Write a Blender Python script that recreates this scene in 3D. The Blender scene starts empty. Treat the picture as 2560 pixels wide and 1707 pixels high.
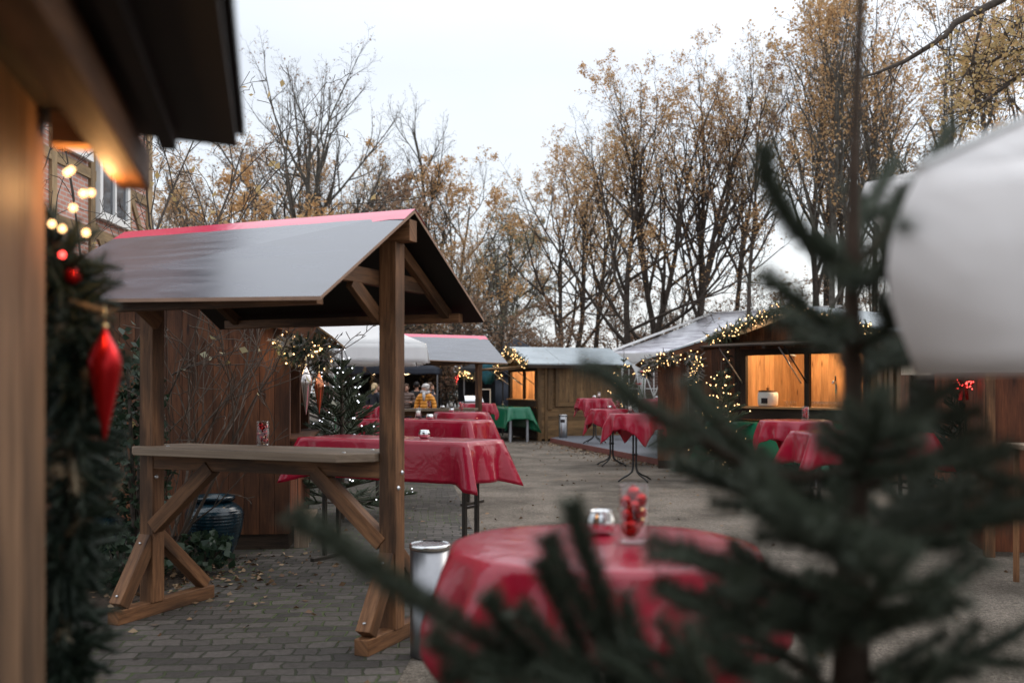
import bpy, bmesh, math, random
import numpy as np
from mathutils import Vector, Matrix, noise as mnoise

random.seed(7)
SC = bpy.context.scene
COL = SC.collection
R = math.radians

# ------------------------------------------------------------------ camera
CAM_Z, FPX, CX, HY = 1.56, 2489.0, 1280.0, 962.0
cam = bpy.data.cameras.new('camera')
cam.lens, cam.sensor_width = 35.0, 36.0
cam.shift_y = (HY - 853.5) / 2560.0
cam.clip_start, cam.clip_end = 0.05, 400
cam.dof.use_dof = True
cam.dof.focus_distance = 9.5
cam.dof.aperture_fstop = 1.95
cam.dof.aperture_blades = 9
cam_o = bpy.data.objects.new('camera', cam)
COL.objects.link(cam_o)
cam_o.location = (0, 0, CAM_Z)
cam_o.rotation_euler = (R(90), 0, 0)
SC.camera = cam_o

# ------------------------------------------------------------------ sky and sun (overcast late afternoon)
world = bpy.data.worlds.new('World')
SC.world = world
world.use_nodes = True
wn, wl = world.node_tree.nodes, world.node_tree.links
wn.clear()
w_out = wn.new('ShaderNodeOutputWorld')
sky = wn.new('ShaderNodeTexSky'); sky.sky_type = 'NISHITA'; sky.sun_disc = False
sky.sun_elevation = R(38); sky.sun_rotation = R(60); sky.dust_density = 3
bg1 = wn.new('ShaderNodeBackground'); bg1.inputs[1].default_value = 0.05
wl.new(sky.outputs[0], bg1.inputs[0])
tc = wn.new('ShaderNodeTexCoord')
wm = wn.new('ShaderNodeMapping'); wm.inputs['Scale'].default_value = (1, 1, 2.6)
wl.new(tc.outputs['Generated'], wm.inputs['Vector'])
wnz = wn.new('ShaderNodeTexNoise')
wnz.inputs['Scale'].default_value = 2.1; wnz.inputs['Detail'].default_value = 5
wl.new(wm.outputs[0], wnz.inputs['Vector'])
wr = wn.new('ShaderNodeValToRGB')
wr.color_ramp.elements[0].position = .32; wr.color_ramp.elements[0].color = (.755, .785, .83, 1)
wr.color_ramp.elements[1].position = .68; wr.color_ramp.elements[1].color = (.86, .885, .905, 1)
wl.new(wnz.outputs['Fac'], wr.inputs[0])
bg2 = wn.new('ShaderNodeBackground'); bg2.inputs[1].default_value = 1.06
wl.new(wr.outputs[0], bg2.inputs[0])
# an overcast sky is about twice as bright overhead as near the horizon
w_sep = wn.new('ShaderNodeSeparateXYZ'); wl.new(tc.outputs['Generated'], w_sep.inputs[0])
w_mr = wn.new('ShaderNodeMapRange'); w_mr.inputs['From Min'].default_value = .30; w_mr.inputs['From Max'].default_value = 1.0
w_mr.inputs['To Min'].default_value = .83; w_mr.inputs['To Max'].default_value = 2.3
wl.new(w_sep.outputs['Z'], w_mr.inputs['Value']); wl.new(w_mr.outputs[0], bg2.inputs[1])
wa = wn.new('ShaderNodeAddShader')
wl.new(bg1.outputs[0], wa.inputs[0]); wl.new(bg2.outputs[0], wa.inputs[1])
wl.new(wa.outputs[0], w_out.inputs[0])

sun_d = bpy.data.lights.new('sun', 'SUN')
sun_d.energy = 0.5; sun_d.angle = R(25); sun_d.color = (1, .95, .88)
sun = bpy.data.objects.new('sun', sun_d); COL.objects.link(sun)
sun.rotation_euler = (R(52), 0, R(-60 + 180))
SC.view_settings.view_transform = 'Standard'
SC.view_settings.look = 'None'
SC.view_settings.exposure = 0.18
SC.view_settings.gamma = 1.0

# ------------------------------------------------------------------ helpers
def px(x, y, Y):
    return Vector(((x - CX) / FPX * Y, Y, CAM_Z - (y - HY) / FPX * Y))
def gp(x, y, z=0.0):
    Y = (CAM_Z - z) * FPX / (y - HY)
    return Vector(((x - CX) / FPX * Y, Y, z))
FR = {}
def frame(loc, rz):
    return Matrix.Translation(Vector(loc)) @ Matrix.Rotation(rz, 4, 'Z')
def put(o, label=None, cat=None, group=None, kind=None):
    if label: o['label'] = label
    if cat: o['category'] = cat
    if group: o['group'] = group
    if kind: o['kind'] = kind
    return o
def thing(name, label, cat, loc=(0, 0, 0), rz=0.0, group=None):
    o = bpy.data.objects.new(name, None)
    o.empty_display_size = .1
    COL.objects.link(o)
    o.location = loc; o.rotation_euler = (0, 0, rz)
    FR[o.name] = frame(loc, rz)
    return put(o, label, cat, group)
def dup(root, loc, rz, label, group=None):
    def cp(o, par):
        c = o.copy(); COL.objects.link(c)
        if par is not None: c.parent = par
        for ch in o.children: cp(ch, c)
        return c
    r = cp(root, None)
    r.location = loc; r.rotation_euler = (0, 0, rz); r['label'] = label
    if group: r['group'] = group
    FR[r.name] = frame(loc, rz)
    return r

class MB:
    def __init__(s):
        s.v, s.f, s.m, s.uv, s.s = [], [], [], [], []
    def face(s, idx, m=0, uv=None, sm=False):
        s.f.append(tuple(idx)); s.m.append(m); s.s.append(sm)
        if uv is None:
            uv = [(s.v[i][0] + .7 * s.v[i][1], s.v[i][2] + .3 * s.v[i][1]) for i in idx]
        s.uv.extend(uv)
    def poly(s, pts, m=0, sm=False, uv=None):
        b = len(s.v); s.v.extend(tuple(p) for p in pts)
        s.face(range(b, b + len(pts)), m, uv, sm)
    def hexa(s, c, m=0):
        c = [Vector(p) for p in c]
        b = len(s.v); s.v.extend(tuple(p) for p in c)
        e = [(c[1] - c[0]).length, (c[3] - c[0]).length, (c[4] - c[0]).length]
        L = e.index(max(e)); o = [i for i in range(3) if i != L]
        bits = [(0, 0, 0), (1, 0, 0), (1, 1, 0), (0, 1, 0), (0, 0, 1), (1, 0, 1), (1, 1, 1), (0, 1, 1)]
        for fc in ((3, 2, 1, 0), (4, 5, 6, 7), (0, 1, 5, 4), (1, 2, 6, 5), (2, 3, 7, 6), (3, 0, 4, 7)):
            uv = []
            for i in fc:
                t = [bits[i][k] * e[k] for k in range(3)]
                uv.append((t[L], t[o[0]] + t[o[1]]))
            s.face([b + i for i in fc], m, uv)
    def box(s, c, d, m=0, rot=None):
        x, y, z = d[0] / 2, d[1] / 2, d[2] / 2
        P = [(-x, -y, -z), (x, -y, -z), (x, y, -z), (-x, y, -z), (-x, -y, z), (x, -y, z), (x, y, z), (-x, y, z)]
        c = Vector(c)
        s.hexa([c + ((rot @ Vector(p)) if rot else Vector(p)) for p in P], m)
    def bar(s, p0, p1, w, h, m=0, up=(0, 0, 1)):
        p0, p1 = Vector(p0), Vector(p1)
        x = (p1 - p0).normalized(); u = Vector(up)
        if abs(x.dot(u)) > .98: u = Vector((0, 1, 0))
        y = u.cross(x).normalized() * (w / 2); z = x.cross(y.normalized()).normalized() * (h / 2)
        s.hexa([p0 - y - z, p1 - y - z, p1 + y - z, p0 + y - z, p0 - y + z, p1 - y + z, p1 + y + z, p0 + y + z], m)
    def tube(s, pts, rad, n=8, m=0, cap=True, sm=True):
        pts = [Vector(p) for p in pts]
        if not hasattr(rad, '__len__'): rad = [rad] * len(pts)
        b = len(s.v); a = None
        for i, p in enumerate(pts):
            d = (pts[min(i + 1, len(pts) - 1)] - pts[max(i - 1, 0)])
            if d.length < 1e-9: d = Vector((0, 0, 1))
            d.normalize()
            if a is None:
                a = d.cross(Vector((0, 0, 1)) if abs(d.z) < .9 else Vector((1, 0, 0)))
            a = (a - d * a.dot(d)).normalized(); c = d.cross(a)
            for k in range(n):
                t = 2 * math.pi * k / n
                s.v.append(tuple(p + (a * math.cos(t) + c * math.sin(t)) * rad[i]))
        for i in range(len(pts) - 1):
            for k in range(n):
                k2 = (k + 1) % n
                s.face((b + i * n + k, b + i * n + k2, b + (i + 1) * n + k2, b + (i + 1) * n + k), m, None, sm)
        if cap:
            s.face([b + k for k in reversed(range(n))], m)
            e = b + (len(pts) - 1) * n
            s.face([e + k for k in range(n)], m)
    def lathe(s, prof, n=24, c=(0, 0, 0), m=0, sm=True, closed=False, caps=True):
        b = len(s.v); c = Vector(c)
        for r, z in prof:
            for k in range(n):
                t = 2 * math.pi * k / n
                s.v.append((c.x + r * math.cos(t), c.y + r * math.sin(t), c.z + z))
        for i in range(len(prof) - 1 + (1 if closed else 0)):
            j = (i + 1) % len(prof)
            for k in range(n):
                k2 = (k + 1) % n
                s.face((b + i * n + k, b + i * n + k2, b + j * n + k2, b + j * n + k), m, None, sm)
        if not closed and caps:
            if prof[0][0] > 1e-5: s.face([b + k for k in reversed(range(n))], m)
            if prof[-1][0] > 1e-5:
                e = b + (len(prof) - 1) * n
                s.face([e + k for k in range(n)], m)
    def ball(s, c, r, nu=12, nv=8, m=0, sc=(1, 1, 1)):
        c = Vector(c); b = len(s.v)
        for j in range(nv + 1):
            ph = math.pi * j / nv; rr = max(math.sin(ph), 1e-4)
            for k in range(nu):
                t = 2 * math.pi * k / nu
                s.v.append((c.x + r * sc[0] * rr * math.cos(t), c.y + r * sc[1] * rr * math.sin(t), c.z - r * sc[2] * math.cos(ph)))
        for j in range(nv):
            for k in range(nu):
                k2 = (k + 1) % nu
                s.face((b + j * nu + k, b + j * nu + k2, b + (j + 1) * nu + k2, b + (j + 1) * nu + k), m, None, True)
    def build(s, name, mats, parent=None, world=False, bevel=0, solid=0, weld=False):
        V = s.v
        if world and parent is not None:
            Mi = FR[parent.name].inverted()
            V = [tuple(Mi @ Vector(p)) for p in V]
        me = bpy.data.meshes.new(name)
        me.from_pydata(V, [], s.f)
        ul = me.uv_layers.new(name='UVMap')
        ul.data.foreach_set('uv', np.array(s.uv, dtype=np.float32).ravel())
        me.polygons.foreach_set('material_index', s.m)
        me.polygons.foreach_set('use_smooth', s.s)
        if not isinstance(mats, (list, tuple)): mats = [mats]
        for m in mats: me.materials.append(m)
        me.update()
        if weld:
            bm = bmesh.new(); bm.from_mesh(me); bmesh.ops.remove_doubles(bm, verts=bm.verts, dist=.0004); bm.to_mesh(me); bm.free(); me.update()
        o = bpy.data.objects.new(name, me)
        COL.objects.link(o)
        if parent is not None:
            o.parent = parent
            FR[o.name] = FR[parent.name]
        else:
            FR[o.name] = Matrix.Identity(4)
        if bevel:
            b = o.modifiers.new('bevel', 'BEVEL'); b.width = bevel; b.segments = 2; b.limit_method = 'ANGLE'; b.angle_limit = R(40)
        if solid:
            b = o.modifiers.new('solid', 'SOLIDIFY'); b.thickness = solid; b.offset = -1
        return o
def solo(name, mb, mats, label, cat, loc=(0, 0, 0), rz=0, group=None, kind=None, **kw):
    o = mb.build(name, mats, None, **kw)
    o.location = loc; o.rotation_euler = (0, 0, rz); FR[o.name] = frame(loc, rz)
    return put(o, label, cat, group, kind)
def fast(name, V, F, mat, parent=None, world=True, smooth=False):
    V = np.asarray(V, dtype=np.float64)
    if parent is not None and world:
        Mi = np.array(FR[parent.name].inverted())
        V = V @ Mi[:3, :3].T + Mi[:3, 3]
    F = np.asarray(F, dtype=np.int32); k = F.shape[1]
    me = bpy.data.meshes.new(name)
    me.vertices.add(len(V)); me.vertices.foreach_set('co', V.astype(np.float32).ravel())
    me.loops.add(F.size); me.loops.foreach_set('vertex_index', F.ravel())
    me.polygons.add(len(F)); me.polygons.foreach_set('loop_start', np.arange(0, F.size, k, dtype=np.int32))
    if smooth: me.polygons.foreach_set('use_smooth', np.ones(len(F), dtype=bool))
    me.materials.append(mat)
    me.update(calc_edges=True)
    o = bpy.data.objects.new(name, me); COL.objects.link(o)
    if parent is not None: o.parent = parent; FR[o.name] = FR[parent.name]
    else: FR[o.name] = Matrix.Identity(4)
    return o

# ------------------------------------------------------------------ materials
class NT:
    def __init__(s, name):
        s.mat = bpy.data.materials.new(name); s.mat.use_nodes = True
        s.n, s.l = s.mat.node_tree.nodes, s.mat.node_tree.links
        s.b = s.n['Principled BSDF']; s.out = s.n['Material Output']
    def add(s, t, **kw):
        nd = s.n.new('ShaderNode' + t)
        for k, v in kw.items():
            if k.startswith('i_'): nd.inputs[k[2:].replace('_', ' ')].default_value = v
            else: setattr(nd, k, v)
        return nd
    def link(s, a, b): s.l.new(a, b)
    def ramp(s, fac, stops):
        r = s.add('ValToRGB'); e = r.color_ramp.elements
        while len(e) < len(stops): e.new(.5)
        for i, (p, c) in enumerate(stops):
            e[i].position = p; e[i].color = (*c, 1) if len(c) == 3 else c
        s.link(fac, r.inputs[0]); return r.outputs[0]
    def mul(s, a, b, f=1.0, mode='MULTIPLY'):
        m = s.add('Mix', data_type='RGBA', blend_type=mode); m.inputs[0].default_value = f
        for src, i in ((a, 6), (b, 7)):
            if hasattr(src, 'links'): s.link(src, m.inputs[i])
            else: m.inputs[i].default_value = (*src, 1)
        return m.outputs[2]
    def bump(s, h, st=.3, d=.01):
        b = s.add('Bump', i_Strength=st, i_Distance=d); s.link(h, b.inputs['Height'])
        s.link(b.outputs[0], s.b.inputs['Normal'])
    def set(s, **kw):
        for k, v in kw.items():
            k = k.replace('_', ' ')
            s.b.inputs[k].default_value = (*v, 1) if hasattr(v, '__len__') and len(v) == 3 else v
        return s
def wood(name, dark, light, rough=.62, sc=1.0, stain=.55, spec=.3):
    t = NT(name); t.set(Roughness=rough, Specular_IOR_Level=spec)
    uv = t.add('TexCoord'); geo = t.add('NewGeometry')
    mm = t.add('VectorMath', operation='MULTIPLY'); t.link(geo.outputs['Random Per Island'], mm.inputs[0]); mm.inputs[1].default_value = (19.3, 31.7, 5)
    ad = t.add('VectorMath', operation='ADD'); t.link(uv.outputs['UV'], ad.inputs[0]); t.link(mm.outputs[0], ad.inputs[1])
    mp = t.add('Mapping'); mp.inputs['Scale'].default_value = (1.6 * sc, 26 * sc, 1); t.link(ad.outputs[0], mp.inputs[0])
    nz = t.add('TexNoise', i_Scale=2.4, i_Detail=6, i_Roughness=.62, i_Distortion=.9); t.link(mp.outputs[0], nz.inputs['Vector'])
    col = t.ramp(nz.outputs['Fac'], [(.28, dark), (.72, light)])
    mp2 = t.add('Mapping'); mp2.inputs['Scale'].default_value = (.9, 3.5, 1); t.link(ad.outputs[0], mp2.inputs[0])
    n2 = t.add('TexNoise', i_Scale=1.8, i_Detail=4); t.link(mp2.outputs[0], n2.inputs['Vector'])
    s1 = 1 - stain
    col = t.mul(col, t.ramp(n2.outputs['Fac'], [(.35, (s1, s1, s1)), (.62, (1.1, 1.08, 1.05))]))
    vo = t.add('TexVoronoi', i_Scale=1.0); mp3 = t.add('Mapping'); mp3.inputs['Scale'].default_value = (2.1, 7.5, 1)
    t.link(ad.outputs[0], mp3.inputs[0]); t.link(mp3.outputs[0], vo.inputs['Vector'])
    col = t.mul(col, t.ramp(vo.outputs['Distance'], [(.05, (.35, .3, .28)), (.16, (1, 1, 1))]))
    col = t.mul(col, t.ramp(geo.outputs['Random Per Island'], [(0, (.68, .66, .64)), (1, (1.2, 1.2, 1.2))]))
    t.link(col, t.b.inputs['Base Color'])
    t.bump(nz.outputs['Fac'], .35, .004)
    return t.mat
def plain(name, col, rough=.5, metal=0, spec=.5, var=.15, sc=8, bump=0, bd=.01, coat=0):
    t = NT(name); t.set(Roughness=rough, Metallic=metal, Specular_IOR_Level=spec, Coat_Weight=coat)
    tc = t.add('TexCoord'); nz = t.add('TexNoise', i_Scale=sc, i_Detail=5); t.link(tc.outputs['Object'], nz.inputs['Vector'])
    a = tuple(c * (1 - var) for c in col); b = tuple(min(1, c * (1 + var)) for c in col)
    t.link(t.ramp(nz.outputs['Fac'], [(.3, a), (.7, b)]), t.b.inputs['Base Color'])
    if bump: t.bump(nz.outputs['Fac'], bump, bd)
    return t.mat
def leafm(name, cols, trans=.35, rough=.6):
    t = NT(name); t.set(Roughness=rough, Specular_IOR_Level=.25)
    geo = t.add('NewGeometry')
    col = t.ramp(geo.outputs['Random Per Island'], [(i / (len(cols) - 1), c) for i, c in enumerate(cols)])
    t.link(col, t.b.inputs['Base Color'])
    if trans:
        tr = t.add('BsdfTranslucent'); t.link(col, tr.inputs[0])
        mx = t.add('MixShader'); mx.inputs[0].default_value = trans
        t.link(t.b.outputs[0], mx.inputs[1]); t.link(tr.outputs[0], mx.inputs[2]); t.link(mx.outputs[0], t.out.inputs[0])
    return t.mat
def emit(name, col, st):
    t = NT(name); t.set(Base_Color=col, Emission_Color=col, Emission_Strength=st)
    try: t.mat.cycles.emission_sampling = 'NONE'
    except Exception: pass
    return t.mat
def vinyl(name, col, trans=.22):
    t = NT(name); t.set(Roughness=.34, Specular_IOR_Level=.3, Coat_Weight=.75, Coat_Roughness=.05, Coat_IOR=1.5)
    tc = t.add('TexCoord'); n1 = t.add('TexNoise', i_Scale=5.5, i_Detail=3, i_Distortion=1.2); t.link(tc.outputs['Object'], n1.inputs['Vector'])
    n2 = t.add('TexNoise', i_Scale=15, i_Detail=4, i_Distortion=1.5); t.link(tc.outputs['Object'], n2.inputs['Vector'])
    ad = t.add('MixRGB', blend_type='ADD'); ad.inputs[0].default_value = .30
    t.link(n1.outputs['Fac'], ad.inputs[1]); t.link(n2.outputs['Fac'], ad.inputs[2])
    t.bump(ad.outputs[0], .36, .016)
    t.link(t.b.inputs['Normal'].links[0].from_socket, t.b.inputs['Coat Normal'])
    t.b.inputs['Base Color'].default_value = (*col, 1)
    tr = t.add('BsdfTranslucent'); tr.inputs[0].default_value = (min(1, col[0] * 1.5), col[1], col[2], 1)
    mx = t.add('MixShader'); mx.inputs[0].default_value = trans
    t.link(t.b.outputs[0], mx.inputs[1]); t.link(tr.outputs[0], mx.inputs[2]); t.link(mx.outputs[0], t.out.inputs[0])
    return t.mat

M = {}
M['stand'] = wood('stained_spruce', (.085, .036, .015), (.30, .145, .066), .62, 1.0, .68)
M['counter'] = wood('weathered_board', (.18, .128, .09), (.36, .275, .20), .6, .8, .3)
M['plank'] = wood('brown_plank', (.058, .021, .009), (.17, .066, .028), .6)
M['plank_mid'] = wood('tan_plank', (.10, .055, .022), (.23, .135, .06), .6, .9, .4)
M['plank_dark'] = wood('dark_plank', (.014, .009, .006), (.05, .03, .018), .65)
M['plank_near'] = wood('tan_board', (.10, .058, .031), (.27, .165, .097), .6, .45, .6)
M['plank_red'] = wood('red_brown_plank', (.08, .022, .008), (.18, .055, .02), .6)
M['interior'] = wood('pine_panel', (.34, .17, .075), (.54, .31, .15), .55, .8, .25)
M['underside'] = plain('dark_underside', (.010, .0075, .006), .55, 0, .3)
M['trunk'] = plain('bark', (.075, .060, .050), .9, 0, .2, .4, 14, .6, .02)
M['bark_grey'] = plain('grey_bark', (.11, .10, .085), .9, 0, .2, .4, 9, .6, .02)
M['twig'] = plain('twig_bark', (.075, .055, .042), .8, 0, .2, .3, 20)
M['steel'] = plain('brushed_steel', (.24, .24, .25), .32, 1, .5, .04, 30)
M['chrome'] = plain('silver_metal', (.72, .72, .72), .16, 1, .5, .05, 30)
M['galv'] = plain('galvanised_bolt', (.62, .64, .66), .35, 1)
M['blackmetal'] = plain('black_metal', (.018, .018, .019), .35, .3, .5)
M['brownmetal'] = plain('brown_metal', (.045, .038, .032), .35, .5, .5)
M['greymetal'] = plain('grey_metal_leg', (.38, .39, .41), .4, .4, .5)
M['red_cloth'] = vinyl('red_vinyl', (.37, .002, .027))
M['green_cloth'] = vinyl('green_vinyl', (.006, .16, .075), .12)
M['navy'] = plain('navy_fabric', (.022, .027, .042), .6, 0, .4, .2, 3, .3, .03)
M['black_fab'] = plain('black_fabric', (.008, .008, .010), .7, 0, .3)
M['orange_fab'] = plain('orange_fabric', (.62, .27, .07), .75, 0, .2)
M['teal_fab'] = plain('teal_fabric', (.012, .10, .13), .5, 0, .4, .3, 14, .5, .02)
M['red_bauble'] = plain('red_bauble', (.33, .006, .006), .16, .75, .5, .12, 6)
M['red_drop'] = plain('dark_red_drop', (.40, .006, .008), .30, .75, .5, .05, 6)
M['gold_bauble'] = plain('gold_bauble', (.80, .62, .32), .2, .9)
M['copper'] = plain('copper_glass', (.55, .20, .10), .14, 1)
M['silver_red'] = plain('silver_glass', (.66, .60, .58), .16, 1)
M['candle'] = plain('white_wax', (.82, .78, .72), .5, 0, .4, .04)
M['dark_sand'] = plain('dark_sand', (.02, .012, .014), .8)
M['white_paint'] = plain('white_paint', (.74, .74, .73), .4, 0, .5, .04)
M['shadegrey'] = plain('window_blind', (.42, .43, .47), .6, 0, .3, .06)
M['paper'] = plain('cream_paper', (.72, .62, .48), .8, 0, .2, .05)
M['soil'] = plain('soil', (.035, .026, .020), .95, 0, .1, .5, 30, .8, .03)
M['bulb_warm'] = emit('warm_bulb', (1.0, .60, .25), 4.5)
M['bulb_cool'] = emit('cool_bulb', (.90, .92, 1.0), 2.6)
M['bulb_red'] = emit('red_bulb', (1.0, .06, .05), 7)
M['lamp_glow'] = emit('lamp_glow', (1.0, .72, .40), 12)
M['needle'] = leafm('needle', [(.012, .021, .014), (.021, .034, .023), (.032, .045, .032)], .12, .5)
M['needle_blue'] = leafm('blue_spruce_needle', [(.034, .046, .031), (.060, .074, .050), (.105, .120, .088)], .15, .5)
M['needle_tree'] = leafm('needle_spruce', [(.045, .060, .036), (.070, .090, .055), (.11, .12, .075)], .12, .5)
M['needle_gold'] = leafm('dried_foliage', [(.16, .12, .07), (.28, .21, .13), (.20, .18, .13)], .2, .6)
M['needle_grey'] = leafm('frosted_foliage', [(.20, .19, .17), (.34, .32, .29), (.27, .26, .25)], .2, .6)
M['leaf_orange'] = leafm('oak_leaf', [(.40, .225, .105), (.56, .345, .165), (.64, .405, .20), (.48, .345, .19)], .5)
M['leaf_gold'] = leafm('golden_leaf', [(.42, .30, .13), (.58, .43, .21), (.52, .32, .14)], .5)
M['leaf_rust'] = leafm('rust_leaf', [(.25, .15, .10), (.34, .215, .135), (.30, .21, .14)], .5)
M['litter'] = leafm('leaf_litter', [(.10, .055, .03), (.20, .12, .065), (.28, .20, .12)], 0)
M['leaf_green'] = leafm('willow_leaf', [(.18, .185, .12), (.26, .26, .17), (.32, .29, .19)], .4)
M['leaf_dark'] = leafm('evergreen_leaf', [(.012, .024, .014), (.026, .048, .026), (.05, .07, .04)], .15, .35)
M['leaf_pale'] = leafm('pale_leaf', [(.35, .38, .30), (.30, .22, .08), (.45, .47, .40)], .3)
M['grass'] = leafm('moss', [(.04, .065, .018), (.07, .10, .03), (.10, .13, .05)], .1, .8)
t = NT('clear_glass'); lw = t.add('LayerWeight', i_Blend=.5); tp_ = t.add('BsdfTransparent'); tp_.inputs[0].default_value = (.93, .945, .945, 1); gl_ = t.add('BsdfGlossy'); gl_.inputs['Roughness'].default_value = .04
pw = t.add('Math', operation='POWER'); t.link(lw.outputs['Facing'], pw.inputs[0]); pw.inputs[1].default_value = 3.0
ma = t.add('Math', operation='MULTIPLY_ADD'); t.link(pw.outputs[0], ma.inputs[0]); ma.inputs[1].default_value = .6; ma.inputs[2].default_value = .06
mx = t.add('MixShader'); t.link(ma.outputs[0], mx.inputs[0]); t.link(tp_.outputs[0], mx.inputs[1]); t.link(gl_.outputs[0], mx.inputs[2]); t.link(mx.outputs[0], t.out.inputs[0]); M['glass'] = t.mat
t = NT('window_glass'); t.set(Base_Color=(.05, .055, .065), Roughness=.05, Specular_IOR_Level=.8); M['pane'] = t.mat
# film-faced plywood roof
t = NT('coated_plywood'); t.set(Roughness=.30, Specular_IOR_Level=.55, Coat_Weight=.35, Coat_Roughness=.16)
tcn = t.add('TexCoord'); mp = t.add('Mapping'); mp.inputs['Scale'].default_value = (1.2, 9, 9); t.link(tcn.outputs['Object'], mp.inputs[0])
nz = t.add('TexNoise', i_Scale=1.6, i_Detail=4, i_Distortion=.4); t.link(mp.outputs[0], nz.inputs['Vector'])
t.link(t.ramp(nz.outputs['Fac'], [(.3, (.050, .054, .068)), (.7, (.088, .093, .115))]), t.b.inputs['Base Color'])
t.link(t.ramp(nz.outputs['Fac'], [(.3, (.16,) * 3), (.7, (.30,) * 3)]), t.b.inputs['Roughness'])
M['ply'] = t.mat
M['ply_edge'] = plain('plywood_edge', (.24, .14, .09), .7)
t = NT('red_foil'); t.set(Base_Color=(.58, .012, .075), Roughness=.17, Specular_IOR_Level=.7, Coat_Weight=.5, Coat_Roughness=.1)
tcn = t.add('TexCoord'); nz = t.add('TexNoise', i_Scale=7, i_Detail=3); t.link(tcn.outputs['Object'], nz.inputs['Vector']); t.bump(nz.outputs['Fac'], .3, .01)
M['foil'] = t.mat
# grey roofing sheet with fallen leaves
t = NT('grey_roofing'); t.set(Roughness=.32, Specular_IOR_Level=.6)
tcn = t.add('TexCoord'); nz = t.add('TexNoise', i_Scale=2.2, i_Detail=5); t.link(tcn.outputs['Object'], nz.inputs['Vector'])
c = t.ramp(nz.outputs['Fac'], [(.3, (.29, .335, .36)), (.7, (.41, .46, .485))])
vo = t.add('TexVoronoi', i_Scale=6.5); t.link(tcn.outputs['Object'], vo.inputs['Vector'])
c = t.mul(c, t.ramp(vo.outputs['Distance'], [(.10, (.45, .26, .14)), (.14, (1, 1, 1))]))
t.link(c, t.b.inputs['Base Color']); M['roofing'] = t.mat
# white canvas
def canvas(name, col, bump=.25):
    t = NT(name); t.set(Roughness=.75, Specular_IOR_Level=.2, Base_Color=col)
    tcn = t.add('TexCoord'); nz = t.add('TexNoise', i_Scale=2.6, i_Detail=3, i_Distortion=.6); t.link(tcn.outputs['Object'], nz.inputs['Vector'])
    t.bump(nz.outputs['Fac'], bump, .05)
    tr = t.add('BsdfTranslucent'); tr.inputs[0].default_value = (*[c * .95 for c in col], 1)
    mx = t.add('MixShader'); mx.inputs[0].default_value = .42
    t.link(t.b.outputs[0], mx.inputs[1]); t.link(tr.outputs[0], mx.inputs[2]); t.link(mx.outputs[0], t.out.inputs[0])
    return t.mat
M['canvas'] = canvas('white_canvas', (.86, .855, .85))
M['canvas_near'] = canvas('umbrella_canvas', (.92, .895, .885), .6)
# marquee roof: hazy clear plastic with leaf litter
t = NT('marquee_plastic'); t.set(Roughness=.22, Specular_IOR_Level=.6)
tcn = t.add('TexCoord'); mp = t.add('Mapping'); mp.inputs['Scale'].default_value = (1, 3, 1); mp.inputs['Rotation'].default_value = (0, 0, .6); t.link(tcn.outputs['Object'], mp.inputs[0])
nz = t.add('TexNoise', i_Scale=1.3, i_Detail=7, i_Roughness=.7); t.link(mp.outputs[0], nz.inputs['Vector'])
t.link(t.ramp(nz.outputs['Fac'], [(.36, (.30, .28, .32)), (.62, (.76, .76, .81))]), t.b.inputs['Base Color']); t.bump(nz.outputs['Fac'], .4, .05)
M['marquee'] = t.mat
# blue glaze
t = NT('blue_glaze'); t.set(Roughness=.22, Specular_IOR_Level=.5, Coat_Weight=.15)
tcn = t.add('TexCoord'); nz = t.add('TexNoise', i_Scale=9, i_Detail=4); t.link(tcn.outputs['Object'], nz.inputs['Vector'])
t.link(t.ramp(nz.outputs['Fac'], [(.3, (.002, .008, .013)), (.7, (.005, .028, .042))]), t.b.inputs['Base Color']); M['glaze'] = t.mat
# paving blocks with mossy joints
t = NT('paving_blocks'); t.set(Roughness=.8, Specular_IOR_Level=.3)
tcn = t.add('TexCoord'); wv = t.add('TexNoise', i_Scale=1.4, i_Detail=3)
t.link(tcn.outputs['Object'], wv.inputs['Vector'])
sb = t.add('VectorMath', operation='SUBTRACT'); t.link(wv.outputs['Color'], sb.inputs[0]); sb.inputs[1].default_value = (.5, .5, .5)
sl = t.add('VectorMath', operation='SCALE'); t.link(sb.outputs[0], sl.inputs[0]); sl.inputs['Scale'].default_value = .16
ad = t.add('VectorMath', operation='ADD'); t.link(tcn.outputs['Object'], ad.inputs[0]); t.link(sl.outputs[0], ad.inputs[1])
mp = t.add('Mapping'); mp.inputs['Rotation'].default_value = (0, 0, R(-4)); wv2 = t.add('TexNoise', i_Scale=7, i_Detail=2); t.link(tcn.outputs['Object'], wv2.inputs['Vector'])
sb2 = t.add('VectorMath', operation='SUBTRACT'); t.link(wv2.outputs['Color'], sb2.inputs[0]); sb2.inputs[1].default_value = (.5, .5, .5)
sl2 = t.add('VectorMath', operation='SCALE'); t.link(sb2.outputs[0], sl2.inputs[0]); sl2.inputs['Scale'].default_value = .055
ad2 = t.add('VectorMath', operation='ADD'); t.link(ad.outputs[0], ad2.inputs[0]); t.link(sl2.outputs[0], ad2.inputs[1])
t.link(ad2.outputs[0], mp.inputs[0])
br = t.add('TexBrick', i_Scale=1.0, i_Mortar_Size=.011, i_Mortar_Smooth=.7, i_Bias=0.0, i_Brick_Width=.175, i_Row_Height=.135)
br.inputs['Color1'].default_value = (.040, .035, .031, 1); br.inputs['Color2'].default_value = (.096, .083, .075, 1)
br.inputs['Mortar'].default_value = (.020, .018, .014, 1)
t.link(mp.outputs[0], br.inputs['Vector'])
n2 = t.add('TexNoise', i_Scale=26, i_Detail=5, i_Roughness=.7); t.link(tcn.outputs['Object'], n2.inputs['Vector'])
n3 = t.add('TexNoise', i_Scale=.8, i_Detail=3); t.link(tcn.outputs['Object'], n3.inputs['Vector'])
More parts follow.
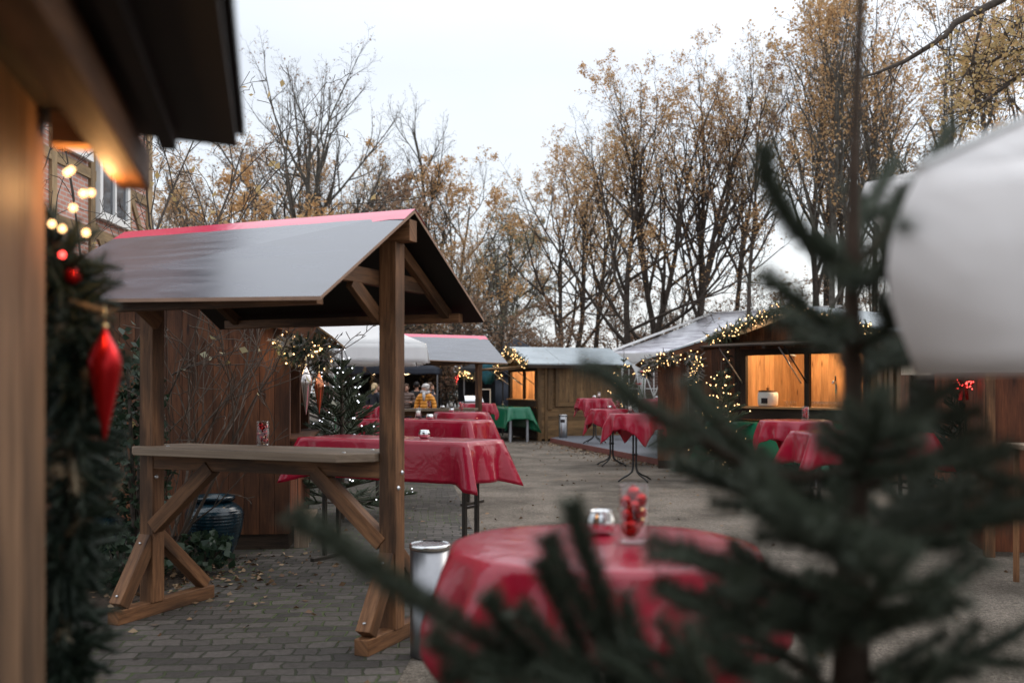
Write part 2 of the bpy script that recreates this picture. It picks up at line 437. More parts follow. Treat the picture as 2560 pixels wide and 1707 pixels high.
c = t.mul(br.outputs['Color'], t.ramp(n2.outputs['Fac'], [(.3, (.62, .6, .58)), (.7, (1.15, 1.14, 1.12))]))
moss = t.add('Mix', data_type='RGBA'); moss.inputs[7].default_value = (.07, .095, .028, 1)
mf = t.add('Math', operation='MULTIPLY'); t.link(br.outputs['Fac'], mf.inputs[0])
t.link(t.ramp(n3.outputs['Fac'], [(.42, (.15,) * 3), (.60, (.9,) * 3)]), mf.inputs[1])
t.link(mf.outputs[0], moss.inputs[0]); t.link(c, moss.inputs[6])
t.link(moss.outputs[2], t.b.inputs['Base Color'])
iv = t.add('Math', operation='SUBTRACT'); iv.inputs[0].default_value = 1; t.link(br.outputs['Fac'], iv.inputs[1])
mh = t.add('Math', operation='MULTIPLY_ADD'); t.link(n2.outputs['Fac'], mh.inputs[0]); mh.inputs[1].default_value = .35; t.link(iv.outputs[0], mh.inputs[2])
t.bump(mh.outputs[0], .9, .012); M['paving'] = t.mat
# sandy gravel
t = NT('sandy_gravel'); t.set(Roughness=.9, Specular_IOR_Level=.2)
tcn = t.add('TexCoord')
n1 = t.add('TexNoise', i_Scale=60, i_Detail=6, i_Roughness=.75); t.link(tcn.outputs['Object'], n1.inputs['Vector'])
n2 = t.add('TexNoise', i_Scale=1.1, i_Detail=6, i_Roughness=.6); t.link(tcn.outputs['Object'], n2.inputs['Vector'])
vo = t.add('TexVoronoi', i_Scale=75); t.link(tcn.outputs['Object'], vo.inputs['Vector'])
c = t.ramp(n1.outputs['Fac'], [(.30, (.066, .055, .045)), (.5, (.150, .130, .109)), (.72, (.32, .285, .245))])
c = t.mul(c, t.ramp(n2.outputs['Fac'], [(.34, (.55, .53, .50)), (.62, (1.18, 1.15, 1.12))]))
n4 = t.add('TexNoise', i_Scale=22, i_Detail=7, i_Roughness=.72); t.link(tcn.outputs['Object'], n4.inputs['Vector'])
c = t.mul(c, t.ramp(n4.outputs['Fac'], [(.34, (.55, .52, .48)), (.52, (1, 1, 1)), (.70, (1.35, 1.32, 1.28))]))
t.link(c, t.b.inputs['Base Color'])
mh = t.add('Math', operation='ADD'); t.link(n1.outputs['Fac'], mh.inputs[0]); t.link(vo.outputs['Distance'], mh.inputs[1])
t.bump(mh.outputs[0], .8, .012); M['gravel'] = t.mat
# red brick of the house
t = NT('brickwork'); t.set(Roughness=.85)
uvn = t.add('TexCoord')
br = t.add('TexBrick', i_Scale=1.0, i_Mortar_Size=.012, i_Brick_Width=.25, i_Row_Height=.085)
br.inputs['Color1'].default_value = (.40, .17, .125, 1); br.inputs['Color2'].default_value = (.50, .24, .18, 1); br.inputs['Mortar'].default_value = (.42, .40, .38, 1)
t.link(uvn.outputs['UV'], br.inputs['Vector']); t.link(br.outputs['Color'], t.b.inputs['Base Color']); t.bump(br.outputs['Fac'], -.4, .01); M['brick'] = t.mat
M['timber'] = wood('ochre_timber', (.22, .15, .08), (.36, .26, .15), .7, .6, .3)
M['deck_top'] = plain('deck_carpet', (.115, .12, .135), .8, 0, .2, .2, 25)
M['deck_edge'] = plain('red_brown_edge', (.16, .055, .045), .6, 0, .3, .2, 6)
# clothes and skin
M['skin'] = plain('skin', (.50, .28, .20), .55, 0, .4, .05)
M['hair_white'] = plain('white_hair', (.62, .60, .57), .6, 0, .3, .15, 40, .4, .01)
M['hair_blond'] = plain('blond_hair', (.46, .34, .19), .5, 0, .3, .2, 40, .4, .01)
M['hair_brown'] = plain('brown_hair', (.09, .05, .03), .5, 0, .3, .2, 40, .4, .01)
M['hair_black'] = plain('black_hair', (.012, .010, .010), .5, 0, .3, .2, 40, .4, .01)
def quilt(name, col):
    t = NT(name); t.set(Roughness=.5, Specular_IOR_Level=.4, Base_Color=col)
    tcn = t.add('TexCoord'); wv = t.add('TexWave', wave_type='BANDS', bands_direction='Z', i_Scale=3.6, i_Distortion=1.0); t.link(tcn.outputs['Object'], wv.inputs['Vector'])
    t.bump(wv.outputs['Fac'], .7, .02); return t.mat
M['jacket_yellow'] = quilt('yellow_puffer', (.68, .27, .03))
M['jacket_brown'] = quilt('brown_puffer', (.12, .075, .06))
M['jacket_navy'] = plain('navy_coat', (.012, .014, .025), .7)
M['jacket_black'] = plain('black_coat', (.010, .010, .012), .7)
M['jacket_red'] = plain('dark_red_coat', (.09, .012, .022), .7)
M['scarf'] = plain('grey_scarf', (.48, .46, .46), .9, 0, .1, .3, 30, .6, .02)
M['trousers'] = plain('dark_trousers', (.02, .022, .03), .8)
M['lips'] = plain('lips', (.35, .10, .09), .5)
# ------------------------------------------------------------------ ground
def sheet(name, pts, z, mat, cuts=1):
    mb = MB(); mb.poly([(x, y, z) for x, y in pts]); o = mb.build(name, mat); o['kind'] = 'structure'; return o
sheet('ground', [(-120, -6), (120, -6), (120, 160), (-120, 160)], 0.0, M['gravel'])
sheet('paving', [(-6, .2), (-.62, .2), (-.6, 5.3), (-.46, 7.5), (-.40, 10.5), (-.75, 14), (-1.12, 17.4), (-2, 20), (-6, 20)], .004, M['paving'])
sheet('garden_soil', [(-7, 6.7), (-2.75, 6.9), (-2.55, 7.9), (-2.45, 8.9), (-2.9, 9.6), (-7, 11.8)], .010, M['soil'])

# ------------------------------------------------------------------ counter stand with a gable roof
def make_stand(name, label, loc, rz, group):
    t = thing(name, label, 'market stand', loc, rz, group)
    m = M['stand']; X = .9375
    for sx in (-1, 1):
        x = sx * X
        b = MB(); b.box((x, 0, .09 + 1.165), (.115, .11, 2.33)); p = b.build('post', m, t, bevel=.004)
        for z, y in ((1.03, .02), (.94, -.025)):
            b = MB(); b.lathe([(.014, 0), (.014, .004), (.008, .006), (.008, .014)], 10)
            b.v = [(x + .0575 + q[2], y + q[0], z + q[1]) for q in b.v]; b.build('bolt', M['galv'], p)
        b = MB(); b.box((x, .115, .05), (.095, .93, .095)); b.build('foot_beam', m, t, bevel=.005)
        b = MB(); b.bar((x, -.30, .115), (x, -.03, .53), .095, .095); q = b.build('foot_brace', m, t, bevel=.004)
        dirv = Vector((0, .27, .415)).normalized(); nrm = Vector((0, -dirv.z, dirv.y))
        for f in (.10, .86):
            c = Vector((x, -.30, .115)).lerp(Vector((x, -.03, .53)), f) + nrm * .05
            b = MB(); b.ball(c, .011, 10, 6, 0, (1, 1, .7)); b.build('bolt', M['galv'], q)
        b = MB(); b.bar((x, .52, .115), (x, .03, .55), .085, .085); b.build('foot_brace', m, t, bevel=.004)
        b = MB(); b.bar((x - sx * .045, -.02, .60), (x - sx * .53, -.02, 1.02), .085, .095); b.build('knee_brace', m, t, bevel=.004)
        xi = x - sx * .082
        b = MB(); b.bar((xi, -.545, 2.205), (xi, .545, 2.205), .045, .095); b.build('cross_tie', m, t, bevel=.003)
        b = MB(); b.bar((xi, -.33, 2.165), (xi, -.03, 1.97), .043, .085); b.build('tie_brace', m, t, bevel=.003)
        for sy in (-1, 1):
            b = MB(); b.bar((x - sx * .05, sy * .06, 2.475), (x - sx * .05, sy * .84, 2.035), .05, .07); b.build('rafter', m, t, bevel=.003)
    b = MB(); b.box((-.02, 0, 2.485), (2.21, .09, .13)); b.build('ridge_beam', m, t, bevel=.003)
    for sy in (-1, 1):
        b = MB(); b.box((0, sy * .84, 2.015), (1.98, .06, .06)); b.build('purlin', m, t, bevel=.003)
    b = MB(); b.box((-.0, -.02, 1.045), (1.76, .06, .10)); b.build('apron', m, t, bevel=.003)
    # counter: board with chamfered corners
    c = [(-1.00, -.12), (-.88, -.235), (.70, -.25), (.875, -.10), (.875, .21), (.74, .31), (-.88, .31), (-1.0, .19)]
    b = MB(); n = len(c)
    for z in (1.098, 1.148):
        for x, y in c: b.v.append((x, y, z))
    b.face([n + i for i in range(n)], 0, [(x, y) for x, y in c]); b.face(list(reversed(range(n))), 0, [(x, y) for x, y in reversed(c)])
    for i in range(n):
        j = (i + 1) % n; b.face((i, j, n + j, n + i), 0, [(0, 0), (.5, 0), (.5, .05), (0, .05)])
    co = b.build('counter', M['counter'], t, bevel=.006)
    for x, y in ((.66, -.10), (-.78, -.02), (.68, .2)):
        b = MB(); b.lathe([(.013, 0), (.013, .003), (.004, .005)], 10, (x, y, 1.148)); b.build('bolt', M['galv'], co)
    x0, x1 = -1.18, 1.095
    for sy in (-1, 1):
        b = MB(); dz = .055 if sy < 0 else 0
        A = [(x0, 0, 2.59), (x1, 0, 2.59), (x1, sy * .99, 1.992), (x0, sy * .99, 1.992 + dz)]
        if sy > 0: A = [A[1], A[0], A[3], A[2]]
        th = .02
        top = [(p[0], p[1], p[2] + th) for p in A]
        nb = len(b.v); b.v += A + top
        b.face([nb + 4, nb + 5, nb + 6, nb + 7][::-1], 0)
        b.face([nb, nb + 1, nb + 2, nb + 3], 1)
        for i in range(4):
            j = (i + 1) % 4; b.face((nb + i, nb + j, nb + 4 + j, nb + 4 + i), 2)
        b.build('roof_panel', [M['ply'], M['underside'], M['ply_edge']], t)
        b = MB(); w = .135; g = (2.59 - 1.992) / .99
        N = 22
        rows = []
        for i in range(N + 1):
            x = x0 - .004 + (x1 - x0 + .008) * i / N
            ww = w + .012 * math.sin(i * 1.7)
            rows.append([(x, 0, 2.59 + th + .006), (x, sy * ww * .5, 2.59 + th + .0065 - g * ww * .5), (x, sy * ww, 2.59 + th + .005 - g * ww)])
        for i in range(N):
            for k in range(2):
                b.poly([rows[i][k], rows[i + 1][k], rows[i + 1][k + 1], rows[i][k + 1]][::1 if sy < 0 else -1], 0, True)
        b.build('ridge_foil', M['foil'], t)
    return t
UANG = math.atan2(-.395, .919)
stand = make_stand('counter_stand', 'roofed wooden counter stand in the foreground, with a red foil strip along its ridge', (-1.590, 6.41, 0), UANG, 'roofed counter stands')
far_stand = dup(stand, (-1.53, 20.95, 0), R(30), 'distant roofed wooden counter stand that the woman in the yellow jacket stands behind')

# ------------------------------------------------------------------ huts
def planks(mb, p0, p1, z0, ztop, n, th, m=0, jit=.004, rnd=random):
    p0, p1 = Vector(p0), Vector(p1); d = p1 - p0; nv = Vector((-d.y, d.x, 0)).normalized()
    for i in range(n):
        a, c = i / n, (i + 1) / n
        o = rnd.uniform(0, jit); e = .0018 / max(d.length, .1)
        q0, q1 = p0 + d * (a + e), p0 + d * (c - e)
        za = ztop(a) if callable(ztop) else ztop; zc = ztop(c) if callable(ztop) else ztop
        zb = z0(a) if callable(z0) else z0
        f0, f1 = q0 - nv * o, q1 - nv * o
        b0, b1 = q0 + nv * th, q1 + nv * th
        mb.hexa([(*f0.xy, zb), (*f1.xy, zb), (*b1.xy, zb), (*b0.xy, zb), (*f0.xy, za), (*f1.xy, zc), (*b1.xy, zc), (*b0.xy, za)], m)
def logs(mb, p0, p1, z0, z1, n, th, m=0, jit=.004):
    p0, p1 = Vector(p0), Vector(p1); d = (p1 - p0); nv = Vector((-d.y, d.x, 0)).normalized() * th
    h = (z1 - z0) / n
    for i in range(n):
        o = -nv.normalized() * random.uniform(0, jit); a, b = z0 + i * h + .002, z0 + (i + 1) * h - .002
        f0, f1, b0, b1 = p0 + o, p1 + o, p0 + nv, p1 + nv
        mb.hexa([(*f0.xy, a), (*f1.xy, a), (*b1.xy, a), (*b0.xy, a), (*f0.xy, b), (*f1.xy, b), (*b1.xy, b), (*b0.xy, b)], m)
def slab(mb, a, b, c, d, th, m=0):
    """roof slab: top face a b c d (ccw from above), thickness th downwards"""
    lo = [(p[0], p[1], p[2] - th) for p in (a, b, c, d)]
    mb.hexa(lo + [a, b, c, d], m)
def warm_lamp(parent, loc, energy, rad=.05, col=(1, .66, .36)):
    d = bpy.data.lights.new('lamp_light', 'POINT'); d.energy = energy; d.color = col; d.shadow_soft_size = rad
    o = bpy.data.objects.new('lamp_light', d); COL.objects.link(o); o.parent = parent; o.location = loc
    return o

def hut_open(name, label, loc, rz, W, L, eave, peak, sill, otop, sidem, lamp, roof_over=.42, flap=1.0, flapz=(.0, -.1)):
    """gable face with serving opening is the local plane x=0 (y 0..W), long wall is y=0 (x 0..L)"""
    t = thing(name, label, 'market hut', loc, rz, 'wooden market huts')
    # long wall: horizontal boards
    b = MB(); logs(b, (0.09, 0, 0), (L, 0, 0), .06, eave, 17, .06); b.build('side_wall', sidem, t)
    b = MB(); b.box((.045, .03, eave / 2), (.11, .11, eave - .004)); b.box((.24, -.012, eave / 2), (.09, .03, eave - .01)); b.build('corner_post', M['plank_mid'], t, bevel=.006)
    b = MB(); b.box((.045, W - .03, eave / 2), (.11, .11, eave - .004)); b.build('corner_post', M['plank_dark'], t, bevel=.006)
    # shutter on the long wall
    sh = MB(); planks(sh, (.62, -.02, 0), (L - .12, -.02, 0), 1.08, eave - .14, 17, .02)
    so = sh.build('shutter', sidem, t)
    fr = MB(); xa, xb, za, zb = .50, L - .05, .96, eave - .06
    for (x0, x1, z0, z1) in ((xa, xa + .12, za, zb), (xb - .1, xb, za, zb), (xa + .121, xb - .101, za, za + .11), (xa + .121, xb - .101, zb - .09, zb)):
        fr.box(((x0 + x1) / 2, -.035, (z0 + z1) / 2), (x1 - x0, .05, z1 - z0))
    fr.build('shutter_frame', M['plank_mid'], so, bevel=.004)
    fr = MB(); fr.box((.34, -.03, 1.5), (.14, .05, 1.25)); fr.build('trim_board', M['plank_mid'], t, bevel=.012)
    # gable face
    b = MB(); logs(b, (0, W - .09, 0), (0, .10, 0), .06, sill - .20, 6, .05); b.box((-.012, W / 2, sill - .10), (.07, W - .2, .19)); b.build('front_panel', M['plank_dark'], t)
    b = MB()
    gz = lambda f: eave + (peak - eave) * (1 - abs(2 * f - 1)) - .05
    planks(b, (0, W - .0, 0), (0, 0, 0), otop + .02, gz, 18, .04); b.build('gable', sidem, t)
    fm = MB()
    for y, w in ((.16, .10), (W - .16, .12), (W * .46, .09)): fm.box((.012, y, (sill + otop) / 2), (.07, w, otop - sill))
    fm.box((.012, W / 2, otop - .03), (.068, W - .18, .10))
    fm.build('opening_frame', M['plank_dark'], t)
    c = MB(); c.box((.06, W / 2, sill + .012), (.34, W - .22, .035)); c.build('counter', M['interior'], t)
    # interior
    b = MB(); planks(b, (1.55, 0.07, 0), (1.55, W - .07, 0), .1, eave + .1, 16, .03, 0)
    b.build('back_wall', M['interior'], t)
    for y, s in ((.075, 1), (W - .07, -1)):
        b = MB(); planks(b, (1.54, y, 0) if s > 0 else (.08, y, 0), (.08, y, 0) if s > 0 else (1.54, y, 0), .1, eave - .02, 11, .02)
        b.build('inner_wall', M['interior'], t)
    b = MB(); b.box((.8, W / 2, .08), (1.45, W - .2, .03)); b.build('floor', M['plank_dark'], t)
    b = MB(); b.box((.95, W / 2, eave - .04), (.16, .5, .03)); b.build('lamp', M['lamp_glow'], t)
    warm_lamp(t, (.80, W / 2, eave - .12), lamp, .12)
    b = MB(); logs(b, (L, 0.05, 0), (L, W, 0), .06, eave, 12, .05); b.build('rear_wall', sidem, t)
    b = MB(); logs(b, (L, W, 0), (.1, W, 0), .06, eave, 12, .05); b.build('side_wall', sidem, t)
    # roof
    ov = .30; x0, x1 = -roof_over, L + .2
    zl = eave - (peak - eave) * ov / (W / 2)
    for s in (0, 1):
        b = MB(); nseg = 3
        for i in range(nseg):
            xa, xb = x0 + (x1 - x0) * i / nseg + .004, x0 + (x1 - x0) * (i + 1) / nseg - .004
            dz = .05
            if s == 0: slab(b, (xa, -ov, zl + dz), (xb, -ov, zl + dz), (xb, W / 2, peak + dz), (xa, W / 2, peak + dz), .035)
            else: slab(b, (xa, W / 2 + .001, peak + dz), (xb, W / 2 + .001, peak + dz), (xb, W + ov, zl + dz), (xa, W + ov, zl + dz), .035)
        b.build('roof', M['roofing'], t)
        f = MB(); y = -ov + .012 if s == 0 else W + ov - .012
        f.box(((x0 + x1) / 2, y, zl - .03), (x1 - x0 - .02, .03, .09)); f.build('fascia', M['plank_dark'], t)
    # raised flap over the opening, with struts
    fl = MB(); z0 = otop + .10 + flapz[0]; z1 = z0 + flapz[1]
    for i in range(4):
        f0, f1 = i / 4 + .004, (i + 1) / 4 - .004
        xa, xb = -.05 - flap * f0, -.05 - flap * f1
        za, zb = z0 + (z1 - z0) * f0, z0 + (z1 - z0) * f1
        slab(fl, (xb, .05, zb), (xa, .05, za), (xa, W - .05, za), (xb, W - .05, zb), .025)
    for y in (.1, W / 2, W - .1): fl.bar((-.06, y, z0 - .05), (-.04 - flap, y, z1 - .05), .06, .045)
    fo = fl.build('flap', M['plank_dark'] if sidem is M['plank'] else M['plank_mid'], t)
    for y in (.14, W * .46, W * .5, W - .15):
        s_ = MB(); s_.tube([(-.02, y, sill + .42), (-.10 - flap * .55, y, z1 - .02)], .012, 6); s_.build('strut', M['greymetal'] if y > W * .48 else M['blackmetal'], t)
    return t

def hut_closed(name, label, loc, rz, W, D, eave, peak, wallm, side, roofm, ledge=False):
    """closed gable wall is the local plane y=0; corner at the origin; wall runs to x = side*W (side -1 left, +1 right); flap side at x=0"""
    t = thing(name, label, 'market hut', loc, rz, 'wooden market huts')
    gz = lambda f: eave + (peak - eave) * (1 - abs(2 * f - 1)) - .02
    b = MB()
    if side < 0: planks(b, (-W, 0, 0), (0, 0, 0), .15, gz, 17, .04)
    else: planks(b, (0, 0, 0), (W, 0, 0), .15, gz, 17, .04)
    b.build('gable_wall', wallm, t)
    b = MB(); b.box((side * W / 2, .09, .075), (W - .02, .14, .146)); b.box((side * .08, D / 2 + .1, .075), (.14, D - .1, .142)); b.build('plinth', M['plank_dark'], t)
    sg = -side
    b = MB()
    a0, a1 = ((0, .042, 0), (0, D, 0)) if side < 0 else ((0, D, 0), (0, .042, 0))
    planks(b, a0, a1, .15, 1.02, 15, .04); b.build('side_wall', M['plank_red'], t)
    b = MB()
    for y in (.11, D * .5, D - .06): b.box((side * .05, y, 1.02 + (eave - 1.02) / 2), (.09, .12, eave - 1.03))
    b.box((sg * .02, D / 2, 1.035), (.26, D - .05, .03)); b.build('opening_frame', M['plank'], t, bevel=.004)
    b = MB(); 
    c0, c1 = ((side * (W - .05), .05, 0), (side * (W - .05), D, 0))
    planks(b, c0, c1, .15, eave, 12, .03); planks(b, (0, D, 0), (side * W, D, 0), .15, gz, 12, .03); b.build('rear_wall', wallm, t)
    if ledge:
        b = MB(); b.box((.10, .55, .235), (.17, 1.0, .03))
        for y in (.1, .4, .7, 1.0): b.box((.10, y, .11), (.13, .05, .216))
        b.build('step', M['counter'], t)
    g = (peak - eave) / (W / 2)
    ov = .24; y0, y1 = -.16, D + .2
    zl = eave - g * ov + .03; zp = peak + .03
    b = MB(); xa, xm, xb = sg * ov, side * W / 2, side * (W + ov)
    if side < 0:
        slab(b, (xm, y0, zp), (xa, y0, zl), (xa, y1, zl), (xm, y1, zp), .03); slab(b, (xb, y0, zl), (xm - .001, y0, zp), (xm - .001, y1, zp), (xb, y1, zl), .03)
    else:
        slab(b, (xa, y0, zl), (xm, y0, zp), (xm, y1, zp), (xa, y1, zl), .03); slab(b, (xm + .001, y0, zp), (xb, y0, zl), (xb, y1, zl), (xm + .001, y1, zp), .03)
    b.build('roof', roofm, t)
    b = MB()
    for s_ in (0, 1):
        p = (sg * ov, y0 + .03, zl - .09) if s_ == 0 else (side * (W + ov), y0 + .03, zl - .09)
        b.bar(p, (xm + (.002 if s_ else -.002), y0 + .03, zp - .09), .025, .12)
    b.build('barge_board', M['plank'] if wallm is M['plank'] else M['plank_dark'], t)
    b = MB(); slab(b, *([(sg * ov + sg * .005, y0 + .02, zl + .002), (sg * (ov + .17), y0 + .02, zl - .115), (sg * (ov + .17), y1, zl - .115), (sg * ov + sg * .005, y1, zl + .002)][::1 if side < 0 else -1]), .022)
    for y in (.02, D / 2, D - .05): b.bar((sg * .05, y, zl - .05), (sg * (ov + .14), y, zl - .13), .05, .05)
    b.build('flap', M['plank_mid'], t)
    return t
hutL = hut_closed('market_hut', 'dark brown plank hut behind the foreground stand, a blue pot standing against it', (-2.11, 9.45, 0), R(7), 2.4, 2.37, 2.18, 2.575, M['plank'], -1, M['roofing'], True)
hutM = hut_open('market_hut', 'tan wooden hut with grey sheet roof, a green table in front of its lit window', (.72, 27.5, 0), R(20), 2.4, 2.55, 2.2, 2.6, 1.13, 2.02, M['plank_mid'], 85)
hutR1 = hut_closed('market_hut', 'brown plank hut with its gable wall beside the low deck, lights along its eave', (2.72, 18.6, 0), R(-9.2), 2.4, 2.4, 2.10, 2.48, M['plank'], 1, M['roofing'])
hutR2 = hut_open('market_hut', 'dark wooden hut with a wide lit serving window, behind the foreground spruce', (5.56, 15.2, 0), math.atan2(.645, .763), 2.62, 2.7, 2.44, 2.80, 1.17, 2.14, M['plank'], 105, .42, 1.0, (.06, -.10))
# maker plate on the barge board
b = MB(); N = 28
for i in range(N):
    a0, a1 = 2 * math.pi * i / N, 2 * math.pi * (i + 1) / N
    b.poly([(.052 * math.cos(a0), 0, .03 * math.sin(a0)), (.052 * math.cos(a1), 0, .03 * math.sin(a1)), (.044 * math.cos(a1), 0, .023 * math.sin(a1)), (.044 * math.cos(a0), 0, .023 * math.sin(a0))])
for k, (x, w) in enumerate(((-.027, .012), (-.010, .014), (.010, .010), (.026, .013))):
    b.box((x, 0, 0), (w, .002, .018))
for k in range(4): b.box((-.024 + k * .016, 0, .046), (.010, .002, .012))
pl = b.build('maker_plate', M['paper'], hutL); pl.location = (-.245, -.146, 2.155); pl.rotation_euler = (0, R(15), 0)

# near hut on the left edge
nA, nN = Vector((-.24, .97, 0)).normalized(), Vector((.97, .24, 0)).normalized()
nB = Vector((-.892, 1.90, 0))
near_hut = thing('market_hut', 'near tan board hut cut off by the left edge, its dark eave overhead', 'market hut', nB, math.atan2(nA.y, nA.x) - math.pi / 2, 'wooden market huts')
# local frame: y along facade away from camera, x outwards
b = MB(); planks(b, (0, -2.6, 0), (0, 0, 0), .05, 2.12, 14, .04, 0, .006); b.build('facade', M['plank_near'], near_hut)
b = MB(); planks(b, (0, 0, 0), (-2.4, 0, 0), .05, 2.3, 13, .04); b.build('end_wall', M['plank_near'], near_hut)
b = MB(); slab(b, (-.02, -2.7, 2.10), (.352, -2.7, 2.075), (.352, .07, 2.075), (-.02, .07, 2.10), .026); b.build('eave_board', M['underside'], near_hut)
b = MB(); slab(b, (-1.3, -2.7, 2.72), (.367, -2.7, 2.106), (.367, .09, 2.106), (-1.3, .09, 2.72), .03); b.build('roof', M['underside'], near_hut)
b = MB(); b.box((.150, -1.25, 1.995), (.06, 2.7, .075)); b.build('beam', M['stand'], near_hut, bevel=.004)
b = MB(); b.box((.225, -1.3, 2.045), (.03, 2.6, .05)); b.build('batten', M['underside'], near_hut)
b = MB(); b.bar((.02, -.03, 2.05), (.10, -.03, 2.05), .05, .08); b.build('bracket', M['interior'], near_hut)
gb = MB(); gb.lathe([(.014, .06), (.02, .03), (.034, 0), (.038, -.03), (.028, -.06), (.002, -.07)], 18)
solo('glass_lantern', gb, M['chrome'], 'small silver glass lantern hanging under the dark eave at the upper left', 'lantern', px(226, 185, 1.62) + Vector((0, 0, 0)))
# hut at the far right edge
far_r = thing('market_hut', 'red brown hut wall with a bright corner post at the right edge', 'market hut', (4.30, 9.05, 0), R(-12), 'wooden market huts')
b = MB(); planks(b, (.08, 0, 0), (2.6, 0, 0), .05, 2.3, 7, .04); b.build('gable_wall', M['plank_red'], far_r)
b = MB(); b.box((.035, 0, 1.15), (.085, .09, 2.3)); b.build('corner_post', M['stand'], far_r, bevel=.004)
b = MB(); planks(b, (0, 2.2, 0), (0, .05, 0), .05, 2.3, 12, .04); b.build('side_wall', M['plank_red'], far_r)
b = MB(); slab(b, (-.3, -.3, 2.3), (2.8, -.3, 2.3), (2.8, 2.4, 2.6), (-.3, 2.4, 2.6), .04); b.build('roof', M['roofing'], far_r)
# dark board fence between the huts on the right
fnc = thing('board_fence', 'dark board fence between the serving hut and the right edge hut', 'fence', (5.1, 12.6, 0), R(-10))
b = MB(); planks(b, (0, 0, 0), (2.6, 0, 0), .05, 1.95, 22, .03); b.build('boards', M['plank_dark'], fnc)
b = MB(); b.box((0, .07, 1.0), (.09, .09, 2.0)); b.build('post', M['plank_dark'], fnc)
b = MB(); b.box((2.55, .07, 1.0), (.09, .09, 2.0)); b.build('post', M['plank_dark'], fnc)
# cream paper sign
b = MB(); b.poly([(-.17, 0, 0), (.17, .0, 0), (.165, -.01, .25), (-.172, -.008, .25)]); b.box((0, .02, .26), (.36, .02, .03), 1)
solo('paper_sign', b, [M['paper'], M['plank_mid']], 'blank cream paper sign hanging below the near white umbrella', 'sign', px(2290, 937, 11.9), R(-8), solid=.004)
# deck
P = [gp(1377, 1107), gp(1655, 1166), None, None]
d0, d1 = P[0].xy, P[1].xy
ring = [(d0.x, d0.y), (d1.x, d1.y), (d1.x + 3.0, d1.y + .8), (5.4, 29.2), (d0.x + .6, d0.y + 1.8)]
dk = thing('deck', 'low grey carpeted deck with a red brown edge in front of the white marquee', 'deck', (d0.x, d0.y, 0))
b = MB(); n = len(ring)
b.poly([(x, y, .135) for x, y in ring]); b.build('deck_top', M['deck_top'], dk, world=True)
b = MB()
for i in range(n):
    j = (i + 1) % n; a, c = Vector((*ring[i], .075)), Vector((*ring[j], .075)); b.bar(a, c, .045, .118)
b.build('deck_edge', M['deck_edge'], dk, world=True)

# ------------------------------------------------------------------ tents and umbrellas
def hip(mb, h, zr, za, drop, flare=.03, n=10, m=0, hy=None, sag=.06, ridge=0.0, rnd=random):
    """square hipped canopy: half size h (hy), rim height zr, apex za, valance drop"""
    hy = hy or h
    corners = [(-h, -hy), (h, -hy), (h, hy), (-h, hy)]
    for s in range(4):
        a, c = Vector(corners[s]), Vector(corners[(s + 1) % 4])
        grid = []
        for j in range(7):
            f = j / 6; row = []
            for i in range(n + 1):
                e = a.lerp(c, i / n); p = e * (1 - f)
                if ridge: p.x += math.copysign(min(ridge, abs(e.x)), e.x) * f if abs(e.x) > 1e-6 else 0
                zz = zr + (za - zr) * (f ** 1.12) - sag * math.sin(math.pi * i / n) * (1 - f) * f * 2.2
                row.append((p.x, p.y, zz))
            grid.append(row)
        for j in range(6):
            for i in range(n): mb.poly([grid[j][i], grid[j][i + 1], grid[j + 1][i + 1], grid[j + 1][i]], m, True)
        if drop:
            nn = Vector(((c - a).y, -(c - a).x)).normalized(); rows = []
            for j in range(5):
                f = j / 4; row = []
                for i in range(n * 2 + 1):
                    e = a.lerp(c, i / (2 * n)); w = flare * f * (.4 + .5 * math.sin(i * 1.9 + s)) 
                    ed = 1 + .03 / h * f
                    row.append((e.x * ed + nn.x * (w + .004), e.y * ed + nn.y * (w + .004), zr - .002 - drop * f - .01 * f * math.sin(i * 1.3)))
                rows.append(row)
            for j in range(4):
                for i in range(2 * n): mb.poly([rows[j + 1][i], rows[j + 1][i + 1], rows[j][i + 1], rows[j][i]], m, True)
def legs(t, pts, z, w, mat):
    for x, y in pts:
        b = MB(); b.box((x, y, z / 2), (w, w, z)); b.build('leg', mat, t)
# white market umbrella behind the stand
u1 = thing('market_umbrella', 'large white market umbrella with a deep valance beside the brown plank hut', 'umbrella', (-2.98, 16.4, 0), R(9))
b = MB(); hip(b, 1.46, 2.19, 3.02, .29, .03, sag=.05); b.build('canopy', M['canvas'], u1, solid=.003, weld=True)
b = MB(); b.tube([(0, 0, 0), (0, 0, 3.0)], .03, 10); b.build('pole', M['white_paint'], u1)
b = MB(); b.lathe([(.30, 0), (.30, .06), (.05, .09), (.05, .2)], 20); b.build('base', M['greymetal'], u1)
# navy gazebo with the people
g1 = thing('gazebo', 'navy folding gazebo with black inside that a group of people stand under', 'gazebo', px(978, 962, 33.6) * Vector((1, 1, 0)), R(2))
b = MB(); hip(b, 1.66, 2.12, 2.9, .22, .01); b.build('canopy', M['navy'], g1, solid=.004, weld=True)
b = MB(); b.poly([(-1.62, 1.6, 0), (1.62, 1.6, 0), (1.62, 1.6, 2.05), (-1.62, 1.6, 2.05)]); b.poly([(-1.62, -1.4, 0), (-1.62, 1.6, 0), (-1.62, 1.6, 2.05), (-1.62, -1.4, 2.05)]); b.build('wall', M['black_fab'], g1, solid=.004)
for x in (-1.62, 1.62):
    for y in (-1.6, 1.58):
        b = MB(); b.box((x, y, 1.03), (.045, .045, 2.06))
        if x > 0 and y < 0:
            b.box((x - .13, y, .95), (.035, .035, 1.2))
            for z in (.9, 1.25): b.box((x - .07, y, z), (.16, .05, .03))
        b.build('leg', M['steel'], g1)
